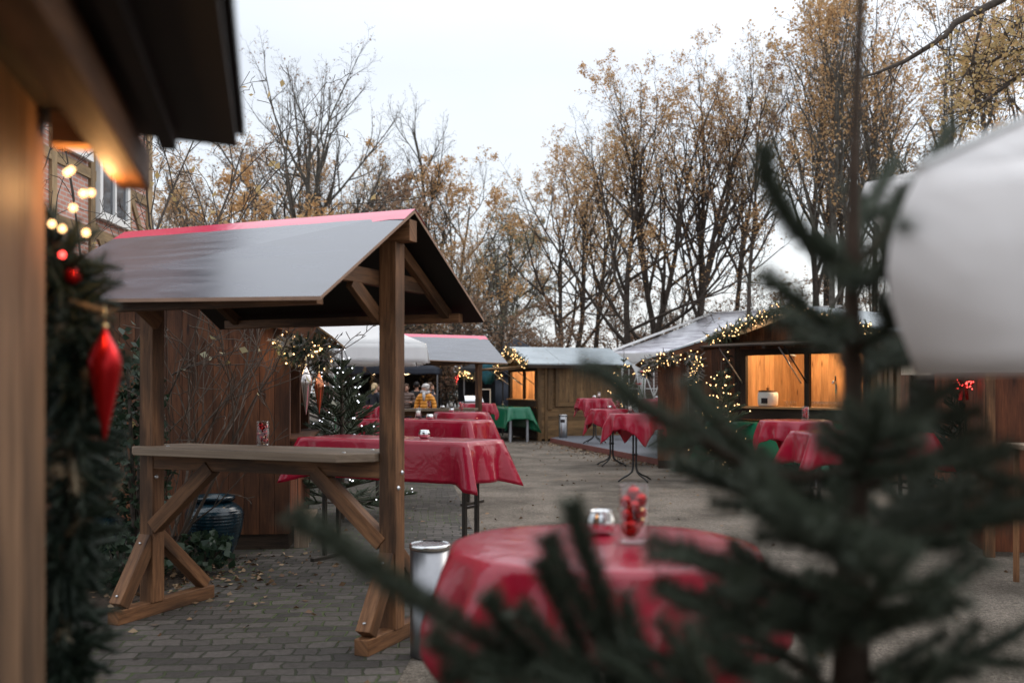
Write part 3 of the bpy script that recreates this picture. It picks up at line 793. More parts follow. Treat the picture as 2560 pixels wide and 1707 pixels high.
for x, r_ in ((-.5, .35), (.62, -.3)):
    b = MB(); b.box((0, 0, 0), (.62, .04, .025)); o = b.build('tube_light', M['lamp_glow'], g1); o.location = (x, .2, 1.93); o.rotation_euler = (0, 0, r_)
# dark walled gazebo behind the tan hut
g2 = thing('gazebo', 'blue black walled gazebo with a pointed roof rising behind the tan hut', 'gazebo', px(1290, 962, 34) * Vector((1, 1, 0)), R(20))
b = MB(); hip(b, 1.55, 2.1, 3.15, .24, .01); b.build('canopy', M['navy'], g2, solid=.004, weld=True)
b = MB()
for a, c in (((-1.5, -1.5), (1.5, -1.5)), ((-1.5, 1.5), (-1.5, -1.5))):
    N = 16
    for i in range(N):
        p = Vector(a).lerp(Vector(c), i / N); q = Vector(a).lerp(Vector(c), (i + 1) / N)
        w0, w1 = .03 * math.sin(i * 2.1), .03 * math.sin((i + 1) * 2.1)
        b.poly([(p.x + w0, p.y + w0, 0), (q.x + w1, q.y + w1, 0), (q.x, q.y, 2.08), (p.x, p.y, 2.08)], 0, True)
b.build('wall', M['navy'], g2, solid=.004, weld=True)
legs(g2, [(-1.52, -1.52), (1.52, -1.52), (-1.52, 1.52), (1.52, 1.52)], 2.08, .045, M['steel'])
# small black gazebo left of it
g3 = thing('gazebo', 'small black gazebo with a light garland along its rim, beside the teal bag', 'gazebo', px(1200, 962, 31) * Vector((1, 1, 0)), R(12))
b = MB(); hip(b, .62, 2.06, 2.35, .16, .01); b.build('canopy', M['black_fab'], g3, solid=.004, weld=True)
b = MB(); b.poly([(-.6, .58, 0), (.6, .58, 0), (.6, .58, 2.05), (-.6, .58, 2.05)]); b.build('wall', M['black_fab'], g3, solid=.004, weld=True)
legs(g3, [(-.6, -.6), (.6, -.6)], 2.05, .04, M['steel'])
# orange and white striped awning
aw = thing('awning', 'orange and white striped awning over a distant stall', 'awning', px(1140, 962, 38) * Vector((1, 1, 0)), R(-6))
b = MB()
for i, (xa, xb) in enumerate(((-.62, -.1), (-.1, .5), (.5, 1.0))):
    b.poly([(xa, -.7, 1.98), (xb, -.7, 1.98), (xb, .4, 2.62), (xa, .4, 2.62)], i % 2); b.poly([(xa, -.72, 1.72), (xb, -.72, 1.72), (xb, -.7, 1.98), (xa, -.7, 1.98)], i % 2)
b.build('cloth', [M['orange_fab'], M['canvas']], aw, solid=.004)
legs(aw, [(-.58, -.6), (.5, -.6), (-.58, .4), (.5, .4)], 2.0, .05, M['white_paint'])
# marquee
mq = thing('marquee', 'white marquee with a hazy clear roof behind the huts on the right', 'marquee', (2.83, 30.0, 0), R(-41))
L_, V_ = 4.6, 6.4
mz0, mz1 = 2.50, 4.06
b = MB(); N = 4
for i in range(N):
    xa, xb = L_ * i / N, L_ * (i + 1) / N
    for j in range(6):
        f0, f1 = j / 6, (j + 1) / 6
        sg = lambda f: mz0 + (mz1 - mz0) * f - .10 * math.sin(math.pi * f)
        b.poly([(xa, V_ * f0, sg(f0)), (xb, V_ * f0, sg(f0)), (xb, V_ * f1, sg(f1)), (xa, V_ * f1, sg(f1))], 0, True)
for i in range(N): b.poly([(L_ * i / N, V_, mz1), (L_ * (i + 1) / N, V_, mz1), (L_ * (i + 1) / N, 2 * V_, mz0), (L_ * i / N, 2 * V_, mz0)], 0)
b.build('roof', M['marquee'], mq, solid=.006, weld=True)
b = MB()
for i in range(0, N + 1, 2): b.bar((L_ * i / N, -.02, mz0 + .01), (L_ * i / N, V_, mz1 + .02), .16, .03); b.bar((L_ * i / N, V_, mz1 + .02), (L_ * i / N, 2 * V_, mz0), .16, .03)
b.bar((0, V_, mz1 + .02), (L_, V_, mz1 + .02), .1, .05); b.build('seam_band', M['canvas'], mq)
b = MB(); NS = 34
for i in range(NS):
    xa, xb = L_ * i / NS, L_ * (i + 1) / NS; mid = (xa + xb) / 2
    b.poly([(xa, -.03, mz0), (xa, -.04, mz0 - .24), (mid, -.04, mz0 - .29), (xb, -.04, mz0 - .24), (xb, -.03, mz0)])
b.build('valance', M['canvas'], mq, solid=.004)
b = MB()
for i in range(12): b.poly([(L_ * i / 12, .02 * (i % 2), 0), (L_ * (i + 1) / 12, .02 * ((i + 1) % 2), 0), (L_ * (i + 1) / 12, 0, mz0 - .02), (L_ * i / 12, 0, mz0 - .02)], 0, True)
b.build('wall', M['canvas'], mq, solid=.004)
for x in (.85, 1.72):
    w_ = MB(); pts = []
    for k in range(20):
        a = math.pi * 2 * k / 20
        pts.append((x + .30 * math.sin(a) * (1 + .25 * math.cos(a)), -.012, 1.55 + .62 * -math.cos(a)))
    w_.poly(pts); wo = w_.build('window', M['jacket_brown'], mq, solid=.006)
    g_ = MB(); g_.bar((x, -.025, .95), (x, -.025, 2.15), .03, .012); g_.bar((x - .3, -.025, 1.45), (x + .3, -.025, 1.45), .012, .03); g_.bar((x - .28, -.025, 1.85), (x, -.025, 1.2), .012, .03); g_.bar((x + .28, -.025, 1.85), (x, -.025, 1.2), .012, .03)
    g_.build('glazing_bar', M['white_paint'], wo)
# near umbrella on the right
C1 = px(2300, 425, 1.27)
u2 = thing('market_umbrella', 'near blurred white umbrella cut off by the right edge, its skirt hanging low', 'umbrella', C1.xy.to_3d() + Matrix.Rotation(R(-27), 3, 'Z') @ Vector((1.3, 1.3, 0)), R(-27))
b = MB(); h_ = 1.30
rim = []
def rimpt(x, y, z): return Vector((x, y, z))
zr = C1.z
apex = Vector((0, 0, zr + .82))
cs = [Vector((-h_, -h_, zr)), Vector((h_, -h_, zr + .02)), Vector((h_, h_, zr + .03)), Vector((-h_, h_, zr + .03))]
for s in range(4):
    a, c = cs[s], cs[(s + 1) % 4]; n = 16
    nn = Vector(((c - a).y, -(c - a).x, 0)).normalized()
    top = []
    for j in range(6):
        f = j / 5; top.append([a.lerp(c, i / n).lerp(apex, f) - Vector((0, 0, .10 * math.sin(math.pi * i / n) * (1 - f) * f)) for i in range(n + 1)])
    for j in range(5):
        for i in range(n): b.poly([top[j][i], top[j][i + 1], top[j + 1][i + 1], top[j + 1][i]], 0, True)
    sk = []
    for j in range(9):
        f = j / 8; row = []
        for i in range(n + 1):
            e = a.lerp(c, i / n); ed = min(i, n - i) / n
            bul = .050 * f ** .6 + .022 * f * math.sin(i * 1.1 + s) * min(1, ed * 5) + .010 * math.sin(i * 2.7 + 3 * f)
            cd = Vector((e.x, e.y, 0)).normalized() * (.05 * math.sin(math.pi * f) * max(0, 1 - ed * 9))
            row.append(e + nn * bul * min(1, ed * 6) + cd - Vector((0, 0, .262 * f)))
        sk.append(row)
    for j in range(8):
        for i in range(n): b.poly([sk[j + 1][i], sk[j + 1][i + 1], sk[j][i + 1], sk[j][i]], 0, True)
ub = b.build('canopy', M['canvas_near'], u2, solid=.004, weld=True)
b = MB()
for s in range(4): b.tube([cs[s] + cs[s].normalized() * .004, cs[s].lerp(apex, .5) - Vector((0, 0, -.006)), apex + Vector((0, 0, .006))], .006, 6)
b.build('rib_seam', M['white_paint'], u2)
b = MB(); b.tube([(0, 0, 0), (0, 0, zr + .8)], .025, 10); b.build('pole', M['white_paint'], u2)
b = MB(); b.lathe([(.30, 0), (.30, .06), (.05, .09), (.05, .2)], 20); b.build('base', M['greymetal'], u2)
# second umbrella behind it
C2 = px(2166, 456, 4.2)
u3 = thing('market_umbrella', 'second white umbrella whose corner shows between the spruce and the near umbrella', 'umbrella', C2.xy.to_3d() + Matrix.Rotation(R(-32), 3, 'Z') @ Vector((1.42, 1.42, 0)), R(-32))
b = MB(); hip(b, 1.42, C2.z, C2.z + .62, .12, .03); b.build('canopy', M['canvas_near'], u3, solid=.003, weld=True)
b = MB(); b.tube([(0, 0, 0), (0, 0, C2.z + .6)], .025, 10); b.build('pole', M['white_paint'], u3)

# ------------------------------------------------------------------ half-timbered brick house
hs = thing('brick_house', 'red brick house with ochre timber framing and white windows at the left', 'house', (-8.0, 12.0, 0), 0)
b = MB(); Ly, Hh = 10.0, 12.0
def wallq(y0, y1, z0, z1, x=0): b.poly([(x, y0, z0), (x, y1, z0), (x, y1, z1), (x, y0, z1)], 0, False, [(y0, z0), (y1, z0), (y1, z1), (y0, z1)])
wallq(0, Ly, 0, Hh)
b.poly([(0, Ly, 0), (-8, Ly, 0), (-8, Ly, Hh), (0, Ly, Hh)], 0, False, [(0, 0), (8, 0), (8, Hh), (0, Hh)])
b.poly([(-8, 0, 0), (0, 0, 0), (0, 0, Hh), (-8, 0, Hh)], 0, False, [(0, 0), (8, 0), (8, Hh), (0, Hh)])
b.poly([(-8, Ly, 0), (-8, 0, 0), (-8, 0, Hh), (-8, Ly, Hh)], 0, False, [(0, 0), (Ly, 0), (Ly, Hh), (0, Hh)])
b.build('wall', M['brick'], hs)
b = MB()
for y in (.1, 2.0, 4.1, 5.3, 6.9, 8.7, Ly - .12): b.box((.02, y, Hh / 2), (.07, .2 if y < 9.5 else .26, Hh))
for z in (3.1, 4.45, 5.55, 6.3, 8.2):
    for y0, y1 in ((.2, 1.9), (2.1, 4.0), (4.2, 5.2), (5.4, 6.8), (7.0, 8.6), (8.8, Ly - .26)): b.box((.018, (y0 + y1) / 2, z), (.06, y1 - y0, .19))
b.bar((.02, 7.05, 4.6), (.02, 8.5, 3.2), .05, .17); b.bar((.02, 8.85, 5.5), (.02, 9.7, 4.5), .05, .16)
b.build('timber_frame', M['timber'], hs)
for y0, y1, z0, z1 in ((7.05, 8.55, 4.75, 8.0), (5.42, 6.75, 5.75, 8.0), (2.2, 3.9, 4.75, 6.2)):
    w_ = MB()
    for a, c, d, e in ((y0, y0 + .13, z0, z1), (y1 - .13, y1, z0, z1), (y0 + .131, y1 - .131, z0, z0 + .15), (y0 + .131, y1 - .131, z1 - .1, z1), ((y0 + y1) / 2 - .04, (y0 + y1) / 2 + .04, z0 + .151, z1 - .101)): w_.box((.075, (a + c) / 2, (d + e) / 2), (.10, c - a, e - d))
    wo = w_.build('window', M['white_paint'], hs)
    p_ = MB(); p_.box((.066, (y0 + y1) / 2, (z0 + z1) / 2), (.02, y1 - y0 - .2, z1 - z0 - .2)); p_.build('pane', M['shadegrey'] if y0 < 7 else M['pane'], wo)
b = MB(); slab(b, (-4.0, -.4, 16), (.5, -.4, 11.8), (.5, Ly + .4, 11.8), (-4.0, Ly + .4, 16), .12); slab(b, (-8.5, -.4, 11.8), (-4.001, -.4, 16), (-4.001, Ly + .4, 16), (-8.5, Ly + .4, 11.8), .12); b.build('roof', M['roofing'], hs)
# low pale house far off behind the trees
h2 = thing('distant_house', 'grey roofed low house far behind the bare trees at the left', 'house', (-13.0, 40, 0), 0)
b = MB(); b.box((0, 2, 2.2), (7, 4, 4.4)); b.build('wall', M['canvas'], h2)
b = MB(); slab(b, (-3.8, -.3, 4.4), (3.8, -.3, 4.4), (3.8, 2.2, 6.6), (-3.8, 2.2, 6.6), .1); slab(b, (-3.8, 2.201, 6.6), (3.8, 2.201, 6.6), (3.8, 4.4, 4.4), (-3.8, 4.4, 4.4), .1); b.build('roof', M['roofing'], h2)
for ch in far_stand.children:
    if ch.name.startswith(('counter', 'apron')): ch.location.z -= .08

# ------------------------------------------------------------------ tables and cloths
def rect_cloth(L, W, drop, zt, seed, sheen=0, endf=1.0):
    rg = random.Random(seed); mb = MB(); l, w = L / 2, W / 2
    per = []
    for (ax, ay, bx, by, nx, ny, n) in ((-l, -w, l, -w, 0, -1, 44), (l, -w, l, w, 1, 0, 20), (l, w, -l, w, 0, 1, 44), (-l, w, -l, -w, -1, 0, 20)):
        for i in range(n):
            f = i / n; per.append((ax + (bx - ax) * f, ay + (by - ay) * f, nx, ny, min(f, 1 - f) * math.hypot(bx - ax, by - ay), math.hypot(bx - ax, by - ay)))
    N = len(per); rows = []
    ph = [rg.uniform(0, 6) for _ in range(6)]
    # top
    ins = []
    for f in (0, .5, .93, 1.0):
        row = []
        for (x, y, nx, ny, e, ln) in per:
            row.append((x * f, y * f, zt + .004 + .0025 * math.sin(x * f * 9 + ph[0]) * math.sin(y * f * 11 + ph[1]) - (.004 if f == 1 else 0)))
        ins.append(row)
    T = 11
    for j in range(1, T + 1):
        t = j / T; row = []
        for k, (x, y, nx, ny, e, ln) in enumerate(per):
            D = drop * (endf if abs(nx) else 1.0)
            cx_, cy_ = math.copysign(1, x) * .7, math.copysign(1, y) * .7
            corner = math.exp(-(e / .075) ** 2); dent = math.exp(-((e - .13) / .06) ** 2)
            s = t * D * (1 + .30 * corner)
            out = .012 * min(1, t * 4) + s * ((.055 if ny else .16) + .03 * math.sin(7 * e / max(ln, .1) + ph[2] + nx * 2)) - .13 * s * dent
            dg = s * .36 * corner
            wob = .003 * t * math.sin(k * .55 + ph[3]) + .009 * t * math.sin(k * .17 + ph[4])
            row.append((x + nx * (out + wob) + cx_ * dg, y + ny * (out + wob) + cy_ * dg, zt - s * (.985 - .08 * corner) - .004))
        rows.append(row)
    rows = ins + rows
    c = len(mb.v)
    for row in rows: mb.v += row
    mb.face([k for k in range(N)], 0, None, True)
    for j in range(len(rows) - 1):
        for k in range(N):
            k2 = (k + 1) % N
            mb.face((j * N + k, (j + 1) * N + k, (j + 1) * N + k2, j * N + k2), 0, None, True)
    return mb
def round_cloth(Rr, half, zt, seed, rot, nf=11, amp=.05, N=144, T=14):
    rg = random.Random(seed); mb = MB(); ph = [rg.uniform(0, 6) for _ in range(6)]
    rows = []
    for f in (.33, .66, .95, 1.0):
        rows.append([(Rr * f * math.cos(2 * math.pi * k / N), Rr * f * math.sin(2 * math.pi * k / N), zt + .004 + .0018 * math.sin(9 * f * math.cos(2 * math.pi * k / N) + ph[0]) - (.004 if f == 1 else 0)) for k in range(N)])
    for j in range(1, T + 1):
        t = j / T; row = []
        for k in range(N):
            th = 2 * math.pi * k / N; p = th - rot
            m_ = max(abs(math.cos(p)), abs(math.sin(p))); D = half / m_ - Rr
            corner = max(0, (1 / m_ - 1) / .414) ** 1.5
            s = t * D
            fold = math.cos(nf * th + ph[1] + .9 * math.sin(2 * th + ph[2]) + .5 * math.sin(3 * th + ph[3]))
            a = amp * min(1, (s / .22)) ** 1.1 * (1 + .5 * corner)
            out = .012 * min(1, t * 5) + .05 * s + a * (fold * .5 + .38) + .22 * corner * s * (.3 + .5 * math.sin(2 * p * 2 + ph[4]) ** 2)
            tw = .06 * corner * s * math.sin(nf * th + ph[5])
            r = Rr + out
            row.append((r * math.cos(th + tw), r * math.sin(th + tw), zt - s * (.97 - .05 * abs(fold))))
        rows.append(row)
    mb.v.append((0, 0, zt + .004))
    for row in rows: mb.v += row
    for k in range(N): mb.face((0, 1 + k, 1 + (k + 1) % N), 0, None, True)
    for j in range(len(rows) - 1):
        for k in range(N):
            k2 = (k + 1) % N
            mb.face((1 + j * N + k, 1 + (j + 1) * N + k, 1 + (j + 1) * N + k2, 1 + j * N + k2), 0, None, True)
    return mb
TZ = 1.098
def folding_table(loc, rz, L, W, label, zt=TZ, legm='brownmetal'):
    t = thing('folding_table', label, 'table', loc, rz, 'folding tables under cloths')
    b = MB(); b.box((0, 0, zt - .02), (L, W, .032)); b.build('tabletop', M['counter'], t)
    for sx in (-1, 1):
        x = sx * (L / 2 - .13)
        for sy in (-1, 1):
            b = MB(); b.box((x, sy * W * .17, zt / 2), (.032, .032, zt - .06)); b.build('leg', M[legm], t)
        b = MB(); b.box((x, 0, .02), (.04, W * .95, .035)); b.build('foot_rail', M[legm], t, bevel=.004)
        b = MB(); b.box((x, 0, .55), (.02, W * .34 - .034, .02)); b.build('crossbar', M[legm], t)
    return t
def post_table(loc, rz, L, W, label, zt):
    t = thing('serving_table', label, 'table', loc, rz, 'green covered serving tables')
    b = MB(); b.box((0, 0, zt - .02), (L, W, .032)); b.build('tabletop', M['counter'], t)
    for x in (-L / 2 + .05, 0, L / 2 - .05):
        for sy in (-1, 1):
            b = MB(); b.box((x, sy * (W / 2 - .05), (zt - .04) / 2), (.055, .055, zt - .04)); b.build('leg', M['greymetal'], t)
    return t
def bar_table(loc, rz, Rr, label, zt=TZ):
    t = thing('bar_table', label, 'bar table', loc, rz, 'round bar tables')
    b = MB(); b.lathe([(Rr - .01, zt - .03), (Rr, zt - .02), (Rr, zt - .006), (Rr - .01, zt)], 40); b.build('tabletop', M['counter'], t)
    for a in range(4):
        th = a * math.pi / 2 + .4; c, s = math.cos(th), math.sin(th)
        P = [(r * c, r * s, z) for r, z in ((.034, zt - .04), (.034, .6), (.034, .24), (.06, .15), (.15, .095), (.25, .06), (.33, .014))]
        b = MB(); b.tube(P, [.013, .013, .013, .014, .014, .014, .013], 8); b.build('leg', M['blackmetal'], t)
    b = MB(); b.lathe([(.05, 0), (.05, .03)], 16, (0, 0, .42)); b.build('collar', M['blackmetal'], t)
    return t
def cloth(mb, col, loc, rz, label, group):
    return solo('tablecloth', mb, M[col], label, 'tablecloth', loc, rz, group, solid=.0016)
GRP = 'red vinyl tablecloths'
TA = math.atan2(-.85, 1.49)
T1, T2 = (-.985, 8.62, 0), (-1.16, 13.39, 0)
folding_table(T1, TA, 1.74, .56, 'long bar height folding table just behind the foreground stand')
cloth(rect_cloth(1.76, .58, .335, TZ, 3), 'red_cloth', T1, TA, 'red vinyl cloth on the long table just behind the foreground stand', GRP)
folding_table(T2, TA, 1.74, .56, 'long folding table second from the foreground stand, candle glass and silver holder on it')
cloth(rect_cloth(1.76, .58, .34, TZ, 4), 'red_cloth', T2, TA, 'red vinyl cloth on the second long table, under a candle glass and a silver holder', GRP)
T6 = (3.42, 9.78, 0)
folding_table(T6, R(3), 1.16, .62, 'folding table at the right behind the foreground spruce, near the dark fir')
cloth(rect_cloth(1.18, .64, .30, TZ, 5), 'red_cloth', T6, R(3), 'red cloth on the right hand table half hidden by the foreground spruce', GRP)
rt = [('near', (.264, 2.88, 0), .2, .435, .69, 1.45, 12, 'near round bar table in front of the camera, behind the spruce tips', 'large glossy red cloth on the near round table, a bauble vase on top', TZ, 13, .075),
      ('a', (2.02, 24.3, .135), .1, .42, .66, .3, 11, 'round bar table on the deck in front of the tan hut shutter', 'red cloth on the deck table in front of the tan hut shutter', TZ, 21, .06),
      ('b', (1.92, 19.2, 0), .5, .41, .70, .55, 11, 'round bar table beside the deck edge, middle of the three at the deck', 'red cloth on the middle one of the three bar tables at the deck', TZ, 22, .06),
      ('c', (1.99, 16.15, 0), .15, .41, .68, .95, 10, 'round bar table with black posts, nearest of the three at the deck', 'long tailed red cloth on the nearest of the three deck side bar tables', TZ, 23, .06),
      ('d', (3.42, 23.0, .135), .1, .42, .62, .2, 11, 'round bar table on the deck carrying the red amaryllis', 'red cloth on the deck table carrying the red amaryllis', TZ, 24, .05),
      ('3', (-.86, 16.95, 0), .3, .46, .68, .7, 10, 'round bar table in front of the distant counter stand', 'red cloth on the round table in front of the distant counter stand', TZ, 25, .06),
      ('4', (-.83, 24.8, 0), .3, .41, .62, .4, 12, 'far round bar table right beside the green table', 'red cloth on the far round table beside the green table', TZ, 26, .06),
      ('5', (-3.02, 22.5, 0), .3, .42, .68, .9, 11, 'far round bar table partly behind the lit spruce', 'red cloth on the far table partly behind the lit spruce', TZ, 27, .06),
      ('r', (3.70, 13.0, 0), .3, .45, .70, .75, 11, 'round bar table in front of the lit serving window on the right', 'red cloth on the round table in front of the wide lit serving window', TZ, 28, .06)]
for (k, loc, rz, r_, half, rot, nf, la, lb, zt, sd, amp) in rt:
    bar_table(loc, rz, r_, la, zt)
    cloth(round_cloth(r_ + .004, half, zt, sd, rot, nf, amp), 'red_cloth', loc, 0, lb, GRP)
def rel(root, x, y, z=0): return FR[root.name] @ Vector((x, y, z))
G1 = rel(hutM, -.60, 1.22)
post_table(G1, R(20 + 90), 2.7, .60, 'serving table under a green cloth before the tan hut window', .955)
cloth(rect_cloth(2.72, .62, .60, .955, 8, 0, .55), 'green_cloth', G1, R(110), 'green vinyl cloth on the table before the tan hut window', 'green vinyl tablecloths')
G2 = rel(hutR2, -.62, 1.45)
post_table(G2, R(40.2 + 90), 2.1, .60, 'serving table under a green cloth, in front of the wide lit window', .955)
cloth(rect_cloth(2.12, .62, .62, .955, 9), 'green_cloth', G2, R(130.2), 'green vinyl cloth beside the foreground spruce, before the wide lit window', 'green vinyl tablecloths')
# bench at the far right edge
bt = thing('wooden_table', 'plain weathered table at the right edge, before the red brown hut', 'table', (4.47, 7.7, 0), R(-4))
b = MB(); b.box((0, 0, 1.08), (1.1, .45, .04)); b.build('tabletop', M['counter'], bt, bevel=.004)
for x in (-.48, .48):
    for y in (-.17, .17):
        b = MB(); b.box((x, y, .53), (.035, .035, 1.06)); b.build('leg', M['stand'], bt)

# ------------------------------------------------------------------ things on the tables
TOP = TZ + .006
def bauble(loc, r, mat, label, group):
    b = MB(); b.ball((0, 0, 0), r, 14, 10); b.lathe([(r * .22, r * .95), (r * .22, r * 1.15), (r * .1, r * 1.2)], 8)
    return solo('bauble', b, mat, label, 'bauble', loc, 0, group)
def vase(loc, where, H=.168, Rr=.042, fill=1, big=False):
    b = MB(); b.lathe([(.001, 0), (Rr, 0), (Rr, .012), (.001, .012)], 32); b.lathe([(Rr, .0121), (Rr, H - .001), (Rr - .0015, H), (Rr - .003, H - .001), (Rr - .0035, H - .004)], 32, caps=False)
    solo('glass_vase', b, M['glass'], 'clear cylinder vase of red baubles ' + where, 'vase', loc, 0, 'vases of baubles')
    lab = 'small shiny red bauble inside the glass vase ' + where; g = 'red baubles in the vase ' + where
    L = Vector(loc); rg = random.Random(int(abs(L.x) * 1000) + 3)
    spots = []
    if big:
        solo_b = bauble(L + Vector((-.008, 0, .046)), .0305, M['red_bauble'], 'largest bauble, dark red, at the bottom of the vase ' + where, None)
        spots = [(-.018, -.008, .082, .020), (.019, -.008, .086, .019), (.0, .018, .092, .020), (-.019, .004, .118, .020), (.019, -.002, .124, .020), (.0, -.019, .108, .017), (.0, .008, .143, .020), (.017, .012, .058, .017)]
        for x, z in ((.020, .098), (.022, .070)): bauble(L + Vector((x, -.026, z)), .006, M['gold_bauble'], 'tiny gold bead bauble in the vase ' + where, 'gold beads in the vase ' + where)
    else:
        n = fill
        rr = .0178 if n > 6 else .023
        for i in range(n):
            a = i * 2.4 + rg.uniform(-.3, .3); q = Rr - .003 - rr - .002
            spots.append((q * math.cos(a), q * math.sin(a), .016 + rr + i * (H * .84 - 2 * rr) / max(n - 1, 1), rr))
        if n > 6:
            for x, z in ((.016, .06), (-.012, .085)): bauble(L + Vector((x, -.031, z)), .006, M['gold_bauble'], 'tiny gold bead bauble in the vase ' + where, 'gold beads in the vase ' + where)
    for x, y, z, r_ in spots: bauble(L + Vector((x, y, z)), r_, M['red_bauble'], lab, g)
def tealight(loc, where, r=.045, h=.066):
    n = 40; b = MB()
    prof = [(.55, 0), (.82, .08), (1.0, .35), (1.0, .6), (.86, .86), (.80, .95), (.84, 1.0), (.76, .99), (.70, .9), (.66, .3), (.01, .28)]
    for q, z in prof:
        for k in range(n):
            t_ = 2 * math.pi * k / n; rr = r * q * (1 + (.035 * math.cos(14 * t_) if .05 < z < .8 and q > .8 else 0)); b.v.append((rr * math.cos(t_), rr * math.sin(t_), z * h))
    for i in range(len(prof) - 1):
        for k in range(n):
            k2 = (k + 1) % n; b.face((i * n + k, i * n + k2, (i + 1) * n + k2, (i + 1) * n + k), 0, None, True)
    b.face(list(reversed(range(n))))
    solo('tealight_holder', b, M['chrome'], 'ribbed silver tealight holder ' + where, 'candle holder', loc, 0, 'silver tealight holders')
    c = MB(); c.lathe([(r * .5, 0), (r * .5, .014), (.004, .015), (.002, .022)], 18)
    solo('candle', c, M['candle'], 'white tealight candle inside the silver holder ' + where, 'candle', Vector(loc) + Vector((0, 0, h * .3)), 0, 'candles in holders')
def candle_glass(loc, where, H=.15, Rr=.042):
    b = MB(); b.lathe([(.001, 0), (Rr, 0), (Rr, H - .001), (Rr - .0015, H), (Rr - .003, H - .001)], 28, caps=False)
    o = solo('candle_glass', b, M['glass'], 'clear glass cylinder with a white candle ' + where, 'candle glass', loc, 0, 'candle glasses')
    s = MB(); s.lathe([(Rr - .005, .007), (Rr - .005, .035)], 20); s.build('sand', M['dark_sand'], o)
    c = MB(); c.lathe([(.026, 0), (.027, .068), (.020, .072), (.003, .068), (.002, .082), (.0015, .084)], 20)
    solo('candle', c, M['candle'], 'white pillar candle in the glass ' + where, 'candle', Vector(loc) + Vector((0, 0, .036)), 0, 'candles in holders')
vase((.352, 2.88, TOP), 'on the near round table', .168, .043, 0, True)
tealight((.272, 3.05, TOP), 'on the near round table', .044, .072)
vase((-1.69, 6.75, 1.149), 'on the foreground wooden counter', .165, .042, 10)
tealight((-.752, 8.55, TOP), 'on the long table behind the foreground stand', .05, .07)
vase((-1.00, 9.18 - .35, TOP), 'beside the post on the first long table', .165, .042, 8)
candle_glass((-1.26, 13.4, TOP), 'on the second long table')
tealight((-1.09, 13.2, TOP), 'on the second long table', .052, .07)
tealight((-1.02, 16.78, TOP), 'on the round table before the distant stand')
vase((-.88, 17.15, TOP), 'on the round table before the distant stand', .168, .044, 5)
vase((-1.73, 20.75, 1.069), 'before the woman in yellow', .165, .043, 5)
tealight((-1.46, 20.9, 1.069), 'on the distant wooden counter', .05, .06)
candle_glass((-1.28, 21.0, 1.069), 'on the distant wooden counter')
tealight((-.74, 24.7, TOP), 'on the far round table near the green one')
tealight((2.00, 24.2, TOP + .135), 'on the deck table by the tan hut')
candle_glass((2.13, 24.35, TOP + .135), 'on the deck table by the tan hut')
tealight((1.88, 19.1, TOP), 'on the middle bar table at the deck', .05, .06)
vase((2.03, 19.05, TOP), 'on the middle bar table at the deck', .168, .045, 5)
candle_glass((1.92, 16.2, TOP), 'on the bar table with black posts', .14)
tealight((3.32, 22.85, TOP + .135), 'on the deck table with the amaryllis')
vase((3.83, 13.0, TOP), 'before the wide lit window', .175, .045, 6)
candle_glass((3.58, 9.95, TOP), 'on the right hand table behind the spruce')
for k in range(4):
    b = MB(); b.lathe([(.028, 0), (.02, .05), (.004, .10)], 10); p = rel(far_stand, .30 + k * .09, .22, 1.069)
    solo('folded_napkin', b, M['white_paint'], 'small white folded napkin cone standing on the distant wooden counter', 'napkin', p, 0, 'white napkin cones')
# jar of cutlery on the green table
b = MB(); b.lathe([(.001, 0), (.05, 0), (.05, .12)], 16, caps=False)
solo('drinking_glass', b, M['glass'], 'empty glass standing on the green table before the tan hut', 'glass', rel(hutM, -.35, 1.9, .962))
# wooden hut interiors
def box_thing(name, c, size, mat, label, cat, root, group=None, extra=None):
    b = MB(); b.box((0, 0, size[2] / 2), size)
    if extra: extra(b)
    return solo(name, b, mat, label, cat, rel(root, *c), root.rotation_euler.z, group, bevel=.01)
for y, w in ((1.66, .16), (1.02, .30)):
    t_ = thing('towel_dispenser', 'white %s dispenser on the pine wall of the tan hut' % ('soap' if w < .2 else 'paper towel'), 'dispenser', rel(hutM, 1.47, y, 1.42), R(20))
    b = MB(); b.box((0, 0, .17), (.12, w, .34)); b.build('housing', M['white_paint'], t_, bevel=.02)
    b = MB(); b.box((-.062, 0, .22), (.006, w * .35, .10)); b.build('window', M['dark_sand'], t_)
for k in range(3):
    b = MB(); b.lathe([(.03, 0), (.004, .008), (.004, .06), (.035, .08), (.04, .14)], 14, caps=False)
    solo('wine_glass', b, M['glass'], 'stemmed glass on the counter inside the tan hut', 'glass', rel(hutM, .12, .35 + .12 * k, 1.17), 0, 'stemmed glasses in the tan hut')
jr = thing('drink_dispenser', 'cream ceramic drink jar with a wooden lid in the wide lit window', 'drink dispenser', rel(hutR2, .08, 2.02, 1.205), R(40))
b = MB(); b.lathe([(.14, 0), (.165, .02), (.17, .15), (.165, .22), (.15, .235)], 28); b.build('jar', M['candle'], jr)
b = MB(); b.lathe([(.155, .236), (.155, .262), (.02, .266), (.02, .285), (.03, .29), (.03, .305), (.001, .31)], 24); b.build('lid', M['stand'], jr)
b = MB(); b.box((-.168, -.05, .09), (.012, .12, .09)); b.build('label_plate', M['dark_sand'], jr)
b = MB(); b.lathe([(.001, 0), (.028, 0), (.034, .09)], 10, caps=False); gm = b
gp0 = solo('drinking_glass', gm, M['glass'], 'tumbler in the rows of glasses in the wide lit window', 'glass', rel(hutR2, .0, 1.16, 1.205), 0, 'tumblers in the wide lit window')
for i in range(11):
    for j in range(2):
        if i == j == 0: continue
        c = gp0.copy(); COL.objects.link(c); c.location = rel(hutR2, .0 + .08 * j, 1.16 - .078 * i, 1.205)
